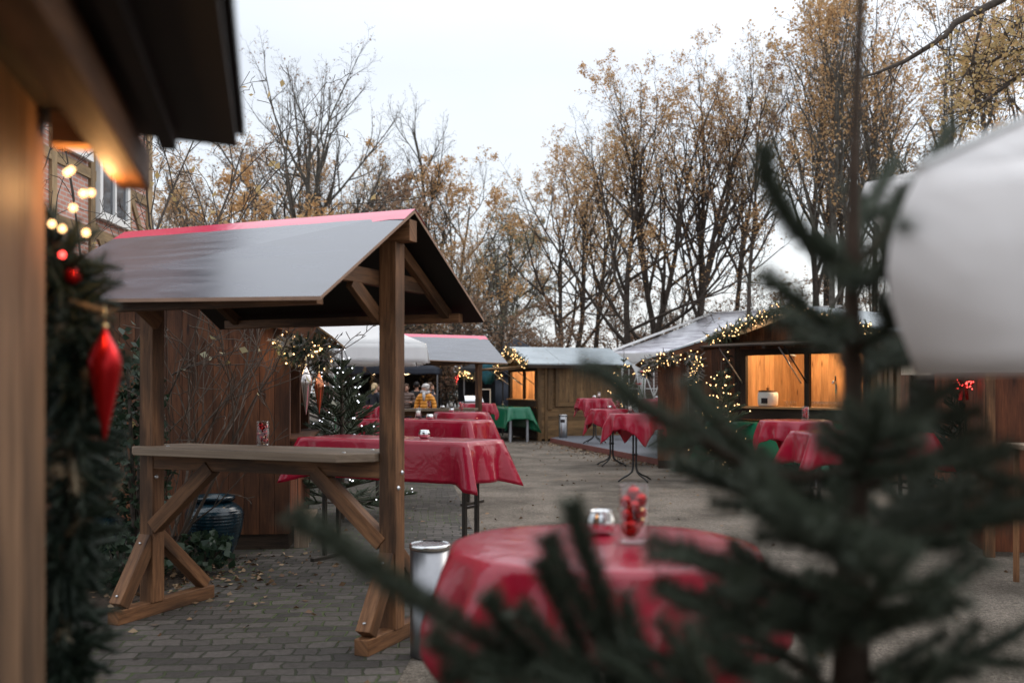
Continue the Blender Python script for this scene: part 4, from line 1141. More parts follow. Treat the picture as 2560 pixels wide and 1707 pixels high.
for i in range(3):
    c = gp0.copy(); COL.objects.link(c); c.location = rel(hutR2, .02, 1.62 - .08 * i, 1.205); c['label'] = 'tumbler beside the cream drink jar in the wide lit window'; c['group'] = 'tumblers beside the drink jar'
tp = thing('beer_tap', 'chrome tap pillar rising behind the rows of glasses', 'tap', rel(hutR2, .16, .78, 1.205), R(40))
b = MB(); b.tube([(0, 0, 0), (0, 0, .34), (-.02, 0, .40), (-.08, 0, .41), (-.11, 0, .37)], .02, 10); b.build('pillar', M['chrome'], tp)
b = MB(); b.tube([(-.02, 0, .41), (-.03, 0, .50)], .012, 8); b.build('handle', M['blackmetal'], tp)
pb = MB(); pb.lathe([(.09, 0), (.11, .03), (.02, .12), (.015, .16)], 18)
solo('pendant_lamp', pb, M['copper'], 'dim pendant lamp shade inside the wide lit serving window', 'lamp', rel(hutR2, .5, .35, 1.78))

# ------------------------------------------------------------------ steel ash bins
def ash_bin(loc, label, h, r, slot):
    t = thing('ash_bin', label, 'bin', loc, .3, 'steel ash bins')
    b = MB(); b.lathe([(r * .97, 0), (r, .01), (r, h - .03)], 40); b.build('body', M['steel'], t)
    b = MB(); b.lathe([(r + .004, h - .03), (r + .005, h - .004), (r - .004, h), (r - .012, h - .012), (.001, h - .014)], 40); ri = b.build('rim', M['chrome'], t)
    b = MB()
    for i in range(-5, 6):
        y = i * r / 6.2; l_ = math.sqrt(max(0, (r - .012) ** 2 - y * y)); b.bar((-l_, y, h - .006), (l_, y, h - .006), .004, .004); b.bar((y, -l_, h - .0065), (y, l_, h - .0065), .004, .003)
    b.build('grid', M['chrome'], t)
    if slot:
        b = MB()
        for k in range(8):
            a0, a1 = -2.6 + k * .14, -2.6 + (k + 1) * .14
            b.poly([((r + .002) * math.cos(a0), (r + .002) * math.sin(a0), h * .66), ((r + .002) * math.cos(a1), (r + .002) * math.sin(a1), h * .66), ((r + .002) * math.cos(a1), (r + .002) * math.sin(a1), h * .80), ((r + .002) * math.cos(a0), (r + .002) * math.sin(a0), h * .80)])
        b.build('slot', M['dark_sand'], t)
ash_bin((-.472, 5.74, .004), 'steel cylinder ash bin beside the foreground stand post', .645, .115, False)
ash_bin((1.38, 26.9, .13), 'steel ash bin with a dark slot on the deck by the tan hut', .63, .115, True)

# ------------------------------------------------------------------ blue pots
def pot(loc, s, label):
    n = 44; b = MB(); prof = []
    N = 64
    for i in range(N + 1):
        z = i / N
        r = .125 + .115 * math.sin(min(1, z / .72) * math.pi / 2) ** .9 if z < .72 else .24 - .10 * ((z - .72) / .21) ** 2 if z < .93 else .14
        if .08 < z < .90: r += .0022 * math.sin(z * 2 * math.pi * 19)
        prof.append((r * s, z * .52 * s))
    prof += [(.165 * s, .492 * s), (.172 * s, .515 * s), (.165 * s, .535 * s), (.14 * s, .53 * s), (.12 * s, .48 * s), (.001, .40 * s)]
    b.lathe(prof, n)
    return solo('glazed_pot', b, M['glaze'], label, 'pot', loc, 0, 'blue glazed pots')
pot((-2.66, 8.90, .008), 1.06, 'large ribbed blue glazed pot standing against the brown plank hut')
pot((-3.36, 8.05, .008), 1.05, 'ribbed blue pot at the left, half hidden behind the near fir garland')

# ------------------------------------------------------------------ other small things
tb = thing('hanging_bag', 'teal bag hanging on the dark gazebo left of the tan hut', 'bag', px(1220, 908, 30.0), 0)
b = MB(); N = 16; rows = []
for j in range(9):
    f = j / 8; row = []
    for k in range(N):
        a = 2 * math.pi * k / N; w = (.19 + .02 * math.sin(3 * a + j)) * (1 - .12 * math.cos(f * 5)) * (1 - .45 * max(0, f - .8) / .2)
        row.append((w * math.cos(a), .5 * w * math.sin(a), -.62 * f - .02 * math.sin(2 * a)))
    rows.append(row)
for r_ in rows: b.v += r_
for j in range(8):
    for k in range(N): b.face((j * N + k, (j + 1) * N + k, (j + 1) * N + (k + 1) % N, j * N + (k + 1) % N), 0, None, True)
b.face(range(N)); b.face([8 * N + k for k in reversed(range(N))]); b.build('bag_body', M['teal_fab'], tb)
b = MB(); b.tube([(-.1, 0, 0), (0, 0, .12), (.1, 0, 0)], .012, 6); b.build('strap', M['blackmetal'], tb)
gr = thing('chafing_dish', 'shiny steel chafing dish with a rolled lid in front of the black gazebo', 'food warmer', px(1182, 962, 28.6) * Vector((1, 1, 0)), .2)
b = MB(); pr = []
for k in range(9):
    a = math.pi * k / 8; pr.append((.22 * math.cos(a), .16 * math.sin(a)))
for k in range(8):
    b.poly([(-.26, pr[k][0], 1.10 + pr[k][1]), (.26, pr[k][0], 1.10 + pr[k][1]), (.26, pr[k + 1][0], 1.10 + pr[k + 1][1]), (-.26, pr[k + 1][0], 1.10 + pr[k + 1][1])], 0, True)
for x in (-.26, .26): b.poly([(x, p[0], 1.10 + p[1]) for p in pr])
b.build('lid', M['chrome'], gr)
b = MB(); b.box((0, 0, 1.02), (.55, .46, .14)); b.build('tray', M['steel'], gr)
for x in (-.24, .24):
    for y in (-.2, .2):
        b = MB(); b.box((x, y, .475), (.03, .03, .95)); b.build('leg', M['blackmetal'], gr)
st = thing('clothes_rack', 'white metal stand under the teal bag', 'rack', px(1212, 962, 29.4) * Vector((1, 1, 0)), .1)
for x in (-.16, .16):
    b = MB(); b.box((x, 0, .72), (.03, .03, 1.44)); b.build('post', M['white_paint'], st)
b = MB(); b.box((0, 0, 1.43), (.35, .03, .03)); b.box((0, 0, .4), (.35, .03, .03)); b.build('crossbar', M['white_paint'], st)
bn = thing('banner', 'pale banner with a green right edge, between plank hut and lit spruce', 'banner', px(829, 962, 27) * Vector((1, 1, 0)), 0)
b = MB(); b.box((0, 0, 1.0), (.17, .02, 1.98)); b.build('panel', M['canvas'], bn)
b = MB(); b.box((.10, 0, .95), (.03, .02, 1.75)); b.build('edge_strip', plain('green_strip', (.08, .35, .16), .5), bn)
b = MB(); b.box((0, 0, .03), (.3, .25, .06)); b.build('base', M['greymetal'], bn)
# amaryllis
am = thing('amaryllis', 'red amaryllis blooms in a glass on the deck table', 'flower', (3.02, 22.95, TOP + .135), 0)
b = MB(); b.lathe([(.001, 0), (.05, 0), (.055, .22)], 16, caps=False); b.build('vase', M['glass'], am)
b = MB(); b.tube([(0, 0, .02), (.02, 0, .45), (.03, 0, .56)], .012, 6); b.tube([(-.01, 0, .02), (-.07, 0, .22), (-.10, 0, .30)], .01, 6); b.build('stem', plain('stem_green', (.06, .13, .03), .5), am)
for c, s in (((.03, 0, .58), 1.0), ((-.10, 0, .32), .7)):
    b = MB()
    for k in range(9):
        a = 2 * math.pi * k / 9; d = Vector((math.cos(a), math.sin(a), .25 + .3 * (k % 2))); q = Vector((-math.sin(a), math.cos(a), 0))
        p = Vector(c); b.poly([p, p + (d * .06 + q * .045) * s, p + d * .14 * s, p + (d * .06 - q * .045) * s])
    b.build('bloom', plain('amaryllis_red', (.55, .012, .02), .45), am)

# ------------------------------------------------------------------ people
def skin_obj(name, verts, edges, mat, parent, sub=1):
    me = bpy.data.meshes.new(name); me.from_pydata([v[0] for v in verts], edges, []); me.update()
    o = bpy.data.objects.new(name, me); COL.objects.link(o)
    if parent is not None: o.parent = parent
    sk = o.modifiers.new('skin', 'SKIN')
    d = me.skin_vertices[0].data
    for i, v in enumerate(verts): d[i].radius = (v[1], v[2] if len(v) > 2 else v[1])
    d[0].use_root = True
    sk.use_smooth_shade = True; sk.branch_smoothing = .4
    ss = o.modifiers.new('subdivide', 'SUBSURF'); ss.levels = ss.render_levels = sub
    me.materials.append(mat)
    return o
def person(loc, rz, H, label, jm, hairm, style, turn=0.0, arm='down', scarf=False):
    t = thing('person', label, 'person', loc, rz, 'people by the navy gazebo')
    ct, st_ = math.cos(turn), math.sin(turn)
    def hd(x, y, z): return (x * ct - y * st_, x * st_ + y * ct, z)
    V, E = [], []
    def add(p, r, r2=None, par=None):
        V.append(((p[0] * H, p[1] * H, p[2] * H), r * H, (r2 or r) * H)); i = len(V) - 1
        if par is not None: E.append((par, i))
        return i
    pel = add((0, 0, .53), .075, .06); bel = add((0, 0, .61), .07, .055, pel); ch = add((0, 0, .72), .08, .06, bel); up = add((0, .005, .795), .06, .05, ch)
    nk = add((0, .005, .845), .030, .030, up); hb = add(hd(0, -.008, .878), .036, .042, nk); hm = add(hd(0, -.006, .922), .045, .055, hb); ht = add(hd(0, .004, .965), .034, .042, hm)
    add(hd(0, -.062, .915), .007, .007, hm)
    J, JE = [], []
    def jadd(p, r, r2=None, par=None):
        J.append(((p[0] * H, p[1] * H, p[2] * H), r * H, (r2 or r) * H)); i = len(J) - 1
        if par is not None: JE.append((par, i))
        return i
    j0 = jadd((0, 0, .50), .105, .085); j1 = jadd((0, 0, .62), .098, .08, j0); j2 = jadd((0, 0, .73), .104, .082, j1); j3 = jadd((0, .004, .80), .075, .06, j2); j4 = jadd((0, .006, .845), .05, .05, j3)
    for s in (-1, 1):
        if arm == 'down': sh, el, wr, pm = (.115, 0, .80), (.155, .02, .64), (.165, -.03, .50), (.167, -.04, .462)
        else: sh, el, wr, pm = (.115, 0, .80), (.15, -.01, .645), (.08, -.14, .66), (.05, -.165, .665)
        f = lambda q: (q[0] * s, q[1], q[2])
        a = add(f(sh), .034, None, up); b_ = add(f(el), .026, None, a); c = add(f(wr), .017, .015, b_); p = add(f(pm), .019, .011, c)
        dv = Vector(pm) - Vector(wr); dv.normalize()
        for k, (ox, ln) in enumerate(((-.012, .040), (-.004, .046), (.004, .043), (.011, .034))):
            base = Vector(pm) + dv * .018 + Vector((0, ox, 0)); m1 = base + dv * ln * .5; m2 = m1 + dv * ln * .45 + Vector((-.006, 0, 0))
            x = add(f(base), .0055, None, p); y = add(f(m1), .005, None, x); add(f(m2), .0042, None, y)
        x = add(f(Vector(pm) + Vector((-.004, -.018, .004))), .006, None, p); add(f(Vector(pm) + Vector((-.006, -.026, 0)) + dv * .02), .005, None, x)
        ja = jadd(f((sh[0] - .005, sh[1], sh[2] - .005)), .05, None, j3); jb = jadd(f(el), .044, None, ja); jadd(f(wr), .034, None, jb)
        h_ = add((s * .05, 0, .49), .052, None, pel); k_ = add((s * .058, -.012, .275), .034, None, h_); n_ = add((s * .06, .012, .05), .022, None, k_); add((s * .066, -.075, .022), .02, .016, n_)
    skin_obj('body', V, E, M['skin'], t)
    skin_obj('jacket', J, JE, jm, t, 2)
    Tv = [((0, 0, .525 * H), .085 * H, .07 * H)]; Te = []
    for s in (-1, 1):
        i = len(Tv); Tv += [((s * .052 * H, 0, .48 * H), .062 * H, .062 * H), ((s * .058 * H, -.01 * H, .275 * H), .046 * H, .046 * H), ((s * .06 * H, .01 * H, .05 * H), .036 * H, .036 * H)]
        Te += [(0, i), (i, i + 1), (i + 1, i + 2)]
    skin_obj('trousers', Tv, Te, M['trousers'], t)
    for s in (-1, 1):
        b = MB(); b.ball((s * .064 * H, -.03 * H, .03 * H), .05 * H, 10, 6, 0, (.55, 1.1, .6)); b.build('shoe', M['jacket_black'], t)
    b = MB(); c = hd(0, .020, .946); b.ball((c[0] * H, c[1] * H, c[2] * H), .0575 * H, 16, 10, 0, (.95, 1.0, .95))
    if style == 'pony':
        q = hd(0, .07, .95); e = hd(.01, .085, .80); b.tube([Vector(q) * H, Vector(hd(0, .09, .88)) * H, Vector(e) * H], [.03 * H, .032 * H, .012 * H], 8)
    if style == 'long':
        for s in (-1, 1): b.tube([Vector(hd(s * .045, 0, .93)) * H, Vector(hd(s * .05, .01, .87)) * H, Vector(hd(s * .045, .02, .80)) * H], [.026 * H, .026 * H, .012 * H], 8)
    if style == 'bun': q = hd(0, .03, 1.0); b.ball((q[0] * H, q[1] * H, q[2] * H), .028 * H, 10, 6)
    if style == 'fringe': q = hd(.008, -.018, .976); b.ball((q[0] * H, q[1] * H, q[2] * H), .034 * H, 10, 6, 0, (1, .7, .6))
    b.build('hair', hairm, t)
    for s in (-1, 1):
        b = MB(); q = hd(s * .019, -.054, .927); b.ball((q[0] * H, q[1] * H, q[2] * H), .0055 * H, 8, 6); b.build('eye', M['jacket_black'], t)
        b = MB(); q = hd(s * .052, .008, .918); b.ball((q[0] * H, q[1] * H, q[2] * H), .013 * H, 8, 6, 0, (.5, .8, 1.3)); b.build('ear', M['skin'], t)
    b = MB(); q = hd(0, -.055, .892); b.ball((q[0] * H, q[1] * H, q[2] * H), .012 * H, 8, 6, 0, (1.2, .5, .4)); b.build('mouth', M['lips'], t)
    if scarf:
        b = MB(); pts = [(.058 * H * math.cos(a), .05 * H * math.sin(a) + .004 * H, (.855 + .010 * math.sin(2 * a)) * H) for a in [2 * math.pi * k / 16 for k in range(17)]]
        b.tube(pts, .026 * H, 8); b.tube([(.0, -.06 * H, .845 * H), (.005 * H, -.088 * H, .79 * H), (.01 * H, -.09 * H, .72 * H)], [.026 * H, .024 * H, .015 * H], 8); b.build('scarf', M['scarf'], t)
        b = MB(); pts = [hd(.056 * math.cos(a), .063 * math.sin(a) + .008, .958 + .012 * math.sin(a)) for a in [2 * math.pi * k / 16 for k in range(17)]]
        b.tube([Vector(p) * H for p in pts], .010 * H, 6); b.build('headband', M['scarf'], t)
    return t
def at(x, Y): p = px(x, 962, Y); return (p.x, p.y, 0)
person(at(1063, 26.3), R(-14), 1.60, 'white haired woman in a yellow puffer jacket and pale scarf, looking left', M['jacket_yellow'], M['hair_white'], 'fringe', R(-48), 'down', True)
person(at(1016, 29.0), R(8), 1.60, 'woman in a brown puffer coat looking down, left of the woman in yellow', M['jacket_brown'], M['hair_brown'], 'fringe', R(15), 'bar')
person(at(1042, 30.0), R(170), 1.66, 'dark haired person in black seen from behind, left of the woman in yellow', M['jacket_black'], M['hair_black'], 'short')
person(at(1077, 29.0), R(125), 1.64, 'brown haired person in a dark navy coat turned away, right of the woman in yellow', M['jacket_navy'], M['hair_brown'], 'short', R(-10))
person(at(937, 27.5), R(150), 1.62, 'woman with a long blond ponytail in a dark coat, turned away', M['jacket_navy'], M['hair_blond'], 'pony', R(20))
person(at(950, 28.6), R(10), 1.60, 'brown haired woman facing the blond woman, half behind the post', M['jacket_brown'], M['hair_brown'], 'long', R(-20), 'bar')
person(at(819, 25.0), R(-60), 1.74, 'dark haired person in a dark red coat behind the hanging drop ornaments', M['jacket_red'], M['hair_black'], 'short', R(-15), 'bar')
# ------------------------------------------------------------------ vegetation tools
def nrm(v): return v / (np.linalg.norm(v) + 1e-12)
def tubes(polys):
    Vs, Fs, off = [], [], 0
    for P, r, n in polys:
        P = np.asarray(P, float); r = np.asarray(r, float); k = len(P)
        T = np.gradient(P, axis=0); T /= np.linalg.norm(T, axis=1)[:, None] + 1e-12
        m = T.mean(0); ref = np.array([0, 0, 1.0]) if abs(m[2]) < .8 * np.linalg.norm(m) else np.array([1.0, 0, 0])
        A = np.cross(T, ref); A /= np.linalg.norm(A, axis=1)[:, None] + 1e-12
        B = np.cross(T, A); th = np.arange(n) * 2 * np.pi / n
        ring = P[:, None, :] + r[:, None, None] * (A[:, None, :] * np.cos(th)[None, :, None] + B[:, None, :] * np.sin(th)[None, :, None])
        Vs.append(ring.reshape(-1, 3))
        i = np.arange(k - 1)[:, None] * n; j = np.arange(n)[None, :]; j2 = (j + 1) % n
        Fs.append(np.stack([i + j, i + j2, i + n + j2, i + n + j], -1).reshape(-1, 4) + off); off += k * n
    return np.concatenate(Vs), np.concatenate(Fs)
def leaves(C, size, rng, flat=0.0, fold=.35):
    n = len(C)
    a = rng.normal(size=(n, 3)); a[:, 2] *= (1 - flat); a /= np.linalg.norm(a, axis=1)[:, None]
    b = rng.normal(size=(n, 3)); b -= a * (a * b).sum(1)[:, None]; b /= np.linalg.norm(b, axis=1)[:, None]
    c = np.cross(a, b); s = (size * rng.uniform(.6, 1.25, n))[:, None]
    V = np.stack([C, C + (a * .5 + b * .36 + c * fold * .4) * s, C + a * s, C + (a * .5 - b * .36 + c * fold * .4) * s], 1).reshape(-1, 3)
    return V, np.arange(4 * n).reshape(-1, 4)
def needles(polys, dens, ln, w, rng, fwd=.75, up=.25, core=.30):
    Vs = []
    for P, *_ in polys:
        P = np.asarray(P, float); seg = np.diff(P, axis=0); L = np.linalg.norm(seg, axis=1)
        n = max(int(L.sum() * dens), 6)
        t = np.sort(rng.uniform(0, L.sum(), n)); cum = np.concatenate([[0], np.cumsum(L)])
        i = np.clip(np.searchsorted(cum, t) - 1, 0, len(L) - 1); f = (t - cum[i]) / (L[i] + 1e-9)
        C = P[i] + seg[i] * f[:, None]; D = seg[i] / (L[i][:, None] + 1e-9)
        q = rng.normal(size=(n, 3)); q -= D * (D * q).sum(1)[:, None]; q /= np.linalg.norm(q, axis=1)[:, None] + 1e-9
        d = D * fwd + q; d[:, 2] += up; d /= np.linalg.norm(d, axis=1)[:, None]
        s = np.cross(d, rng.normal(size=(n, 3))); s /= np.linalg.norm(s, axis=1)[:, None] + 1e-9
        l_ = (ln * rng.uniform(.7, 1.15, n))[:, None]
        Vs.append(np.stack([C - s * w / 2, C + s * w / 2, C + d * l_], 1).reshape(-1, 3))
    V = np.concatenate(Vs); F = np.arange(len(V)).reshape(-1, 3)
    cr = []
    for P, *_ in polys:
        P = np.asarray(P, float); k = len(P); r = np.full(k, ln * core) * rng.uniform(.8, 1.15, k); r[-1] *= .35; cr.append((P, r, 5))
    CV, CF = tubes(cr); CF = CF + len(V)
    return np.concatenate([V, CV]), np.concatenate([F, CF[:, [0, 1, 2]], CF[:, [0, 2, 3]]])

def gen_tree(seed, H, r0, nl=(12, 7, 6, 3), ang=(.75, .75, .8, .9), ln=(.62, .48, .45, .5), st=(.28, .18, .15, .2), trop=(.02, .10, .07, .04, .02), wob=(.05, .11, .15, .2, .22), stems=1, lean=.0, lo=1.25, leafn=4, maxlev=4, zleaf=None, stem_sp=.25):
    rng = np.random.default_rng(seed); polys, tips = [], []
    seg = (9, 7, 5, 4, 3); sides = (9, 6, 4, 3, 3)
    def grow(p, d, L, r, lev):
        n = seg[lev]; pts = [p]; rad = [r]; dd = d
        for i in range(n):
            dd = nrm(dd + rng.normal(0, wob[lev], 3) + np.array([0, 0, trop[lev]])); p = p + dd * L / n
            pts.append(p); rad.append(max(r * (1 - (i + 1) / n * (.80 if lev < 4 else .6)), .0035))
        polys.append((np.array(pts), rad, sides[lev]))
        if lev >= 2: tips.append(np.array(pts))
        if lev >= maxlev: return
        k = nl[lev]
        for j in range(k):
            t = st[lev] + (1 - st[lev]) * (j + rng.random()) / k; t = min(t, .985)
            i = int(t * n); f = t * n - i; pos = pts[i] * (1 - f) + pts[i + 1] * f; rr = rad[i] * (1 - f) + rad[i + 1] * f
            b = nrm(pts[i + 1] - pts[i]); az = j * 2.4 + rng.uniform(-.6, .6)
            u = nrm(np.cross(b, [0.31, .77, .2])); v = np.cross(b, u)
            a = ang[lev] * rng.uniform(.75, 1.25)
            if lev == 0: a *= lo - .55 * t
            cd = b * math.cos(a) + (u * math.cos(az) + v * math.sin(az)) * math.sin(a)
            cl = L * ln[lev] * (1.1 - .65 * t) * rng.uniform(.75, 1.2)
            grow(pos, cd, cl, min(rr * .72, r * (.55 if lev else .45)), lev + 1)
    for s in range(stems):
        a = rng.uniform(0, 6.28); o = stem_sp if stems > 1 else 0
        grow(np.array([o * math.cos(a + s * 2.5), o * math.sin(a + s * 2.5), -.1]), nrm(np.array([lean + (.16 * math.cos(a + s * 2.5) if stems > 1 else 0), .16 * math.sin(a + s * 2.5) if stems > 1 else 0, 1.0])), H * rng.uniform(.9, 1.0), r0, 0)
    C = []
    for T in tips:
        m = leafn if rng.random() < .8 else 0
        if zleaf is not None:
            zz = T[-1][2] / H; m = m * np.interp(zz, *zleaf)
        e = T[-1]; cl = .5 + .5 * math.sin(e[0] * 1.5 + seed) * math.sin(e[1] * 1.6 + 1) + .45 * math.sin(e[2] * 1.9 + e[0] + seed)
        m = int(m * max(0, cl) * 1.7 + rng.random())
        for _ in range(m):
            t = rng.uniform(.25, 1.0) * (len(T) - 1); i = min(int(t), len(T) - 2); f = t - i
            C.append(T[i] * (1 - f) + T[i + 1] * f + rng.normal(0, .05, 3))
    return polys, np.array(C) if C else np.zeros((0, 3)), rng
def tree_thing(name, label, cat, loc, rz, group, polys, C, rng, leafmat, leafsz, barkmat, crown='crown'):
    t = thing(name, label, cat, loc, rz, group)
    if cat == 'shrub': polys = [(a_, b_, max(c_, 4)) for a_, b_, c_ in polys]
    big = [p for p in polys if p[2] >= 4]; small = [p for p in polys if p[2] < 4]
    V, F = tubes(big); fast('trunk', V, F, barkmat, t, False, True)
    if small: V, F = tubes(small); fast('twigs', V, F, M['twig'], t, False, True)
    if len(C): V, F = leaves(C, leafsz, rng); fast(crown, V, F, leafmat, t, False)
    return t
TG = 'trees behind the market'
def tree(px_, Y, topy, proto, label, rz=0.0, sx=1.0):
    if proto not in PROTO: PROTO[proto] = None
    H, args, lm, ls, bk = SPEC[proto]
    h = CAM_Z + (HY - topy) / FPX * Y
    loc = ((px_ - CX) / FPX * Y, Y, 0)
    if PROTO[proto] is None:
        polys, C, rng = gen_tree(**args)
        HT[proto] = float(np.percentile(np.concatenate([q[0][-1:, 2] for q in polys]), 99.3))
        PROTO[proto] = tree_thing('tree', label, 'tree', loc, rz, TG, polys, C, rng, M[lm], ls, M[bk]); o = PROTO[proto]
    else: o = dup(PROTO[proto], loc, rz, label, TG)
    s = h / HT[proto]; o.scale = (s * sx, s * sx, s)
    return o
PROTO, HT = {}, {}
up_ = ((0, .2, .3, .8, 1), (0, 0, .6, 1, 1))
SPEC = {
 'bare': (14, dict(seed=11, H=12.6, r0=.25, nl=(11, 8, 6, 3), ang=(.62, .6, .7, .8), ln=(.72, .5, .45, .5), st=(.20, .2, .15, .2), stems=2, leafn=2, zleaf=((0, .45, .6, 1), (2, 1.6, .5, .1))), 'leaf_rust', .10, 'bark_grey'),
 'oakA': (13, dict(seed=21, H=11.6, r0=0.16, nl=(13, 7, 6, 3), ang=(.74, .66, .75, .9), ln=(.66, .5, .45, .5), st=(.30, .25, .15, .2), stems=2, leafn=3, lo=1.35, zleaf=up_), 'leaf_orange', .092, 'trunk'),
 'oakB': (13, dict(seed=22, H=11.8, r0=0.18, nl=(11, 7, 6, 3), ang=(.48, .6, .75, .9), ln=(.60, .5, .45, .5), st=(.36, .2, .15, .2), stems=3, leafn=2, zleaf=up_, stem_sp=.5), 'leaf_orange', .092, 'trunk'),
 'oakC': (13, dict(seed=23, H=11.8, r0=0.155, nl=(12, 7, 6, 3), ang=(.52, .62, .75, .9), st=(.38, .2, .15, .2), stems=1, leafn=2, zleaf=up_), 'leaf_gold', .092, 'trunk'),
 'thin': (14, dict(seed=24, H=13.2, r0=0.125, nl=(13, 6, 5, 3), ang=(.55, .65, .8, .9), ln=(.42, .5, .5, .5), st=(.42, .2, .15, .2), stems=1, leafn=2, zleaf=up_), 'leaf_rust', .10, 'trunk'),
 'thinB': (14, dict(seed=25, H=13.2, r0=0.135, nl=(11, 7, 6, 3), ang=(.5, .65, .8, .9), ln=(.62, .5, .45, .5), st=(.34, .2, .15, .2), stems=2, leafn=2, zleaf=up_), 'leaf_orange', .105, 'bark_grey'),
 'round': (12, dict(seed=26, H=9.6, r0=0.15, nl=(14, 8, 6, 3), ang=(.85, .7, .8, .9), ln=(.66, .5, .45, .5), st=(.2, .2, .15, .2), stems=2, leafn=3), 'leaf_orange', .11, 'bark_grey'),
 'spike': (14, dict(seed=27, H=13.6, r0=.16, nl=(16, 7, 5, 2), ang=(.45, .5, .6, .7), ln=(.4, .5, .5, .5), st=(.25, .2, .15, .2), stems=1, leafn=0), 'leaf_rust', .09, 'bark_grey'),
 'willow': (13, dict(seed=28, H=11.5, r0=.36, nl=(14, 8, 7, 4), ang=(.85, .8, .9, .7), ln=(.6, .5, .42, 1.5), st=(.25, .2, .15, .1), trop=(.02, .05, -.02, -.16, -.42), stems=1, leafn=6), 'leaf_green', .10, 'bark_grey'),
 'shrub': (4.2, dict(seed=29, H=3.6, r0=.06, nl=(11, 7, 5, 2), ang=(.9, .8, .8, .9), ln=(.7, .55, .5, .5), st=(.08, .15, .15, .2), stems=4, leafn=2, stem_sp=.5), 'leaf_rust', .085, 'trunk'),
 'shrubB': (5.2, dict(seed=30, H=4.4, r0=.07, nl=(11, 7, 5, 2), ang=(.8, .8, .8, .9), ln=(.7, .55, .5, .5), st=(.08, .15, .15, .2), stems=3, leafn=2, stem_sp=.4), 'leaf_orange', .085, 'trunk'),
}
for a in (
 (712, 37, 78, 'bare', 'tall nearly bare double trunked tree above the foreground stand roof', .4, 1.0),
 (560, 33, 330, 'thin', 'dark tree with sparse rusty leaves right below the near dark eave', 1.2, 1.35),
 (600, 39, 300, 'thinB', 'leaning many branched tree just left of the tall bare tree', 2.2, 1.1),
 (800, 42, 350, 'thinB', 'spreading bare tree just right of the tall double trunked tree', 4.0, .9),
 (430, 44, 420, 'round', 'small russet tree beside the brick house corner', 1.0, .9),
 (655, 30, 470, 'shrubB', 'low tree with rusty leaves left of the tall bare trunk behind the stand ridge', .0, 1.0),
 (860, 33, 470, 'shrub', 'low red brown tree behind the stand ridge, right of the tall bare trunk', .5, 1.0),
 (1085, 45, 360, 'round', 'round orange crowned tree in the middle, above the far end of the stand roof', .3, 1.05),
 (1072, 47, 262, 'spike', 'slender bare topped tree rising out of the round orange crown', 0, 1.0),
 (965, 43, 365, 'oakC', 'small yellow green tree left of the round orange crowned tree', .9, .8),
 (1245, 54, 495, 'willow', 'grey green weeping willow in the gap between the orange trees', 0, 1.05),
 (1160, 41, 560, 'thinB', 'brown tree in front of the willow, behind the stand eave', 1.0, 1.0),
 (1575, 36, 190, 'oakA', 'broad orange leaved tree above the marquee end, leftmost of the tall oaks', 0.2, 1.12),
 (1415, 40, 300, 'oakA', 'orange oak with wide low limbs, left of the leftmost tall oak', 2.6, 1.1),
 (1480, 42, 250, 'oakC', 'golden crowned tree behind the leftmost tall oak', 3.1, 1.0),
 (1705, 36, 108, 'oakB', 'tallest orange leaved tree with three trunks above the white marquee', 1.0, .92),
 (1820, 38, 120, 'oakC', 'golden leaved tree right of the three trunked oak', 2.4, .9),
 (1880, 33, 90, 'thin', 'straight thin trunked tree above the lit garland, left of the spruce leader', .5, .9),
 (2085, 32, -60, 'thinB', 'leaning bare limbed tree right behind the spruce leader', 3.6, 1.0),
 (2030, 39, -20, 'oakB', 'russet leaved tree behind the spruce leader', 2.0, .85),
 (2190, 37, -80, 'thin', 'dark thin trunk between the spruce leader and the umbrella', 4.4, 1.0),
 (2320, 30, -160, 'thinB', 'grey forked trunk rising behind the near umbrella top', 1.9, .9),
 (2440, 36, -120, 'oakA', 'golden brown tree behind the near umbrella, at the right edge', 1.4, 1.0),
 (1120, 35, 760, 'shrub', 'rusty shrub behind the distant counter stand roof', 0, 1.2),
 (1330, 36, 745, 'shrub', 'rust coloured shrub behind the pointed gazebo roof', 2, 1.3),
 (1640, 40, 715, 'shrub', 'dark rusty shrub above the marquee verge', 5, 1.2),
 (2010, 38, 680, 'shrub', 'rusty shrub behind the marquee near the spruce', 1.7, 1.3),
 (1010, 44, 735, 'shrubB', 'pale brown shrub behind the white umbrella', 2.7, 1.3)):
    tree(*a)
# one mass of far trunks
polys, C, rng = gen_tree(seed=55, H=12, r0=.18, nl=(12, 6, 5, 0), ang=(.7, .7, .8, .9), maxlev=3, leafn=2, stems=1)
V1, F1 = tubes(polys); L1, LF1 = leaves(C, .13, rng)
VV, FF, LV, LF = [], [], [], []; o1 = o2 = 0
for i in range(22):
    a = rng.uniform(0, 6.28); s = rng.uniform(.55, .95); Y = rng.uniform(58, 82); X = -46 + 92 * (i + rng.random()) / 22
    Rm = np.array([[math.cos(a), -math.sin(a), 0], [math.sin(a), math.cos(a), 0], [0, 0, 1]])
    VV.append(V1 @ Rm.T * s + [X, Y, 0]); FF.append(F1 + o1); o1 += len(V1)
    LV.append(L1 @ Rm.T * s + [X, Y, 0]); LF.append(LF1 + o2); o2 += len(L1)
fw = thing('far_wood', 'far off brown wood that closes the view behind the tree row', 'wood', (0, 70, 0)); fw['kind'] = 'stuff'
fast('trunks', np.concatenate(VV), np.concatenate(FF), M['trunk'], fw); fast('foliage', np.concatenate(LV), np.concatenate(LF), M['leaf_rust'], fw)
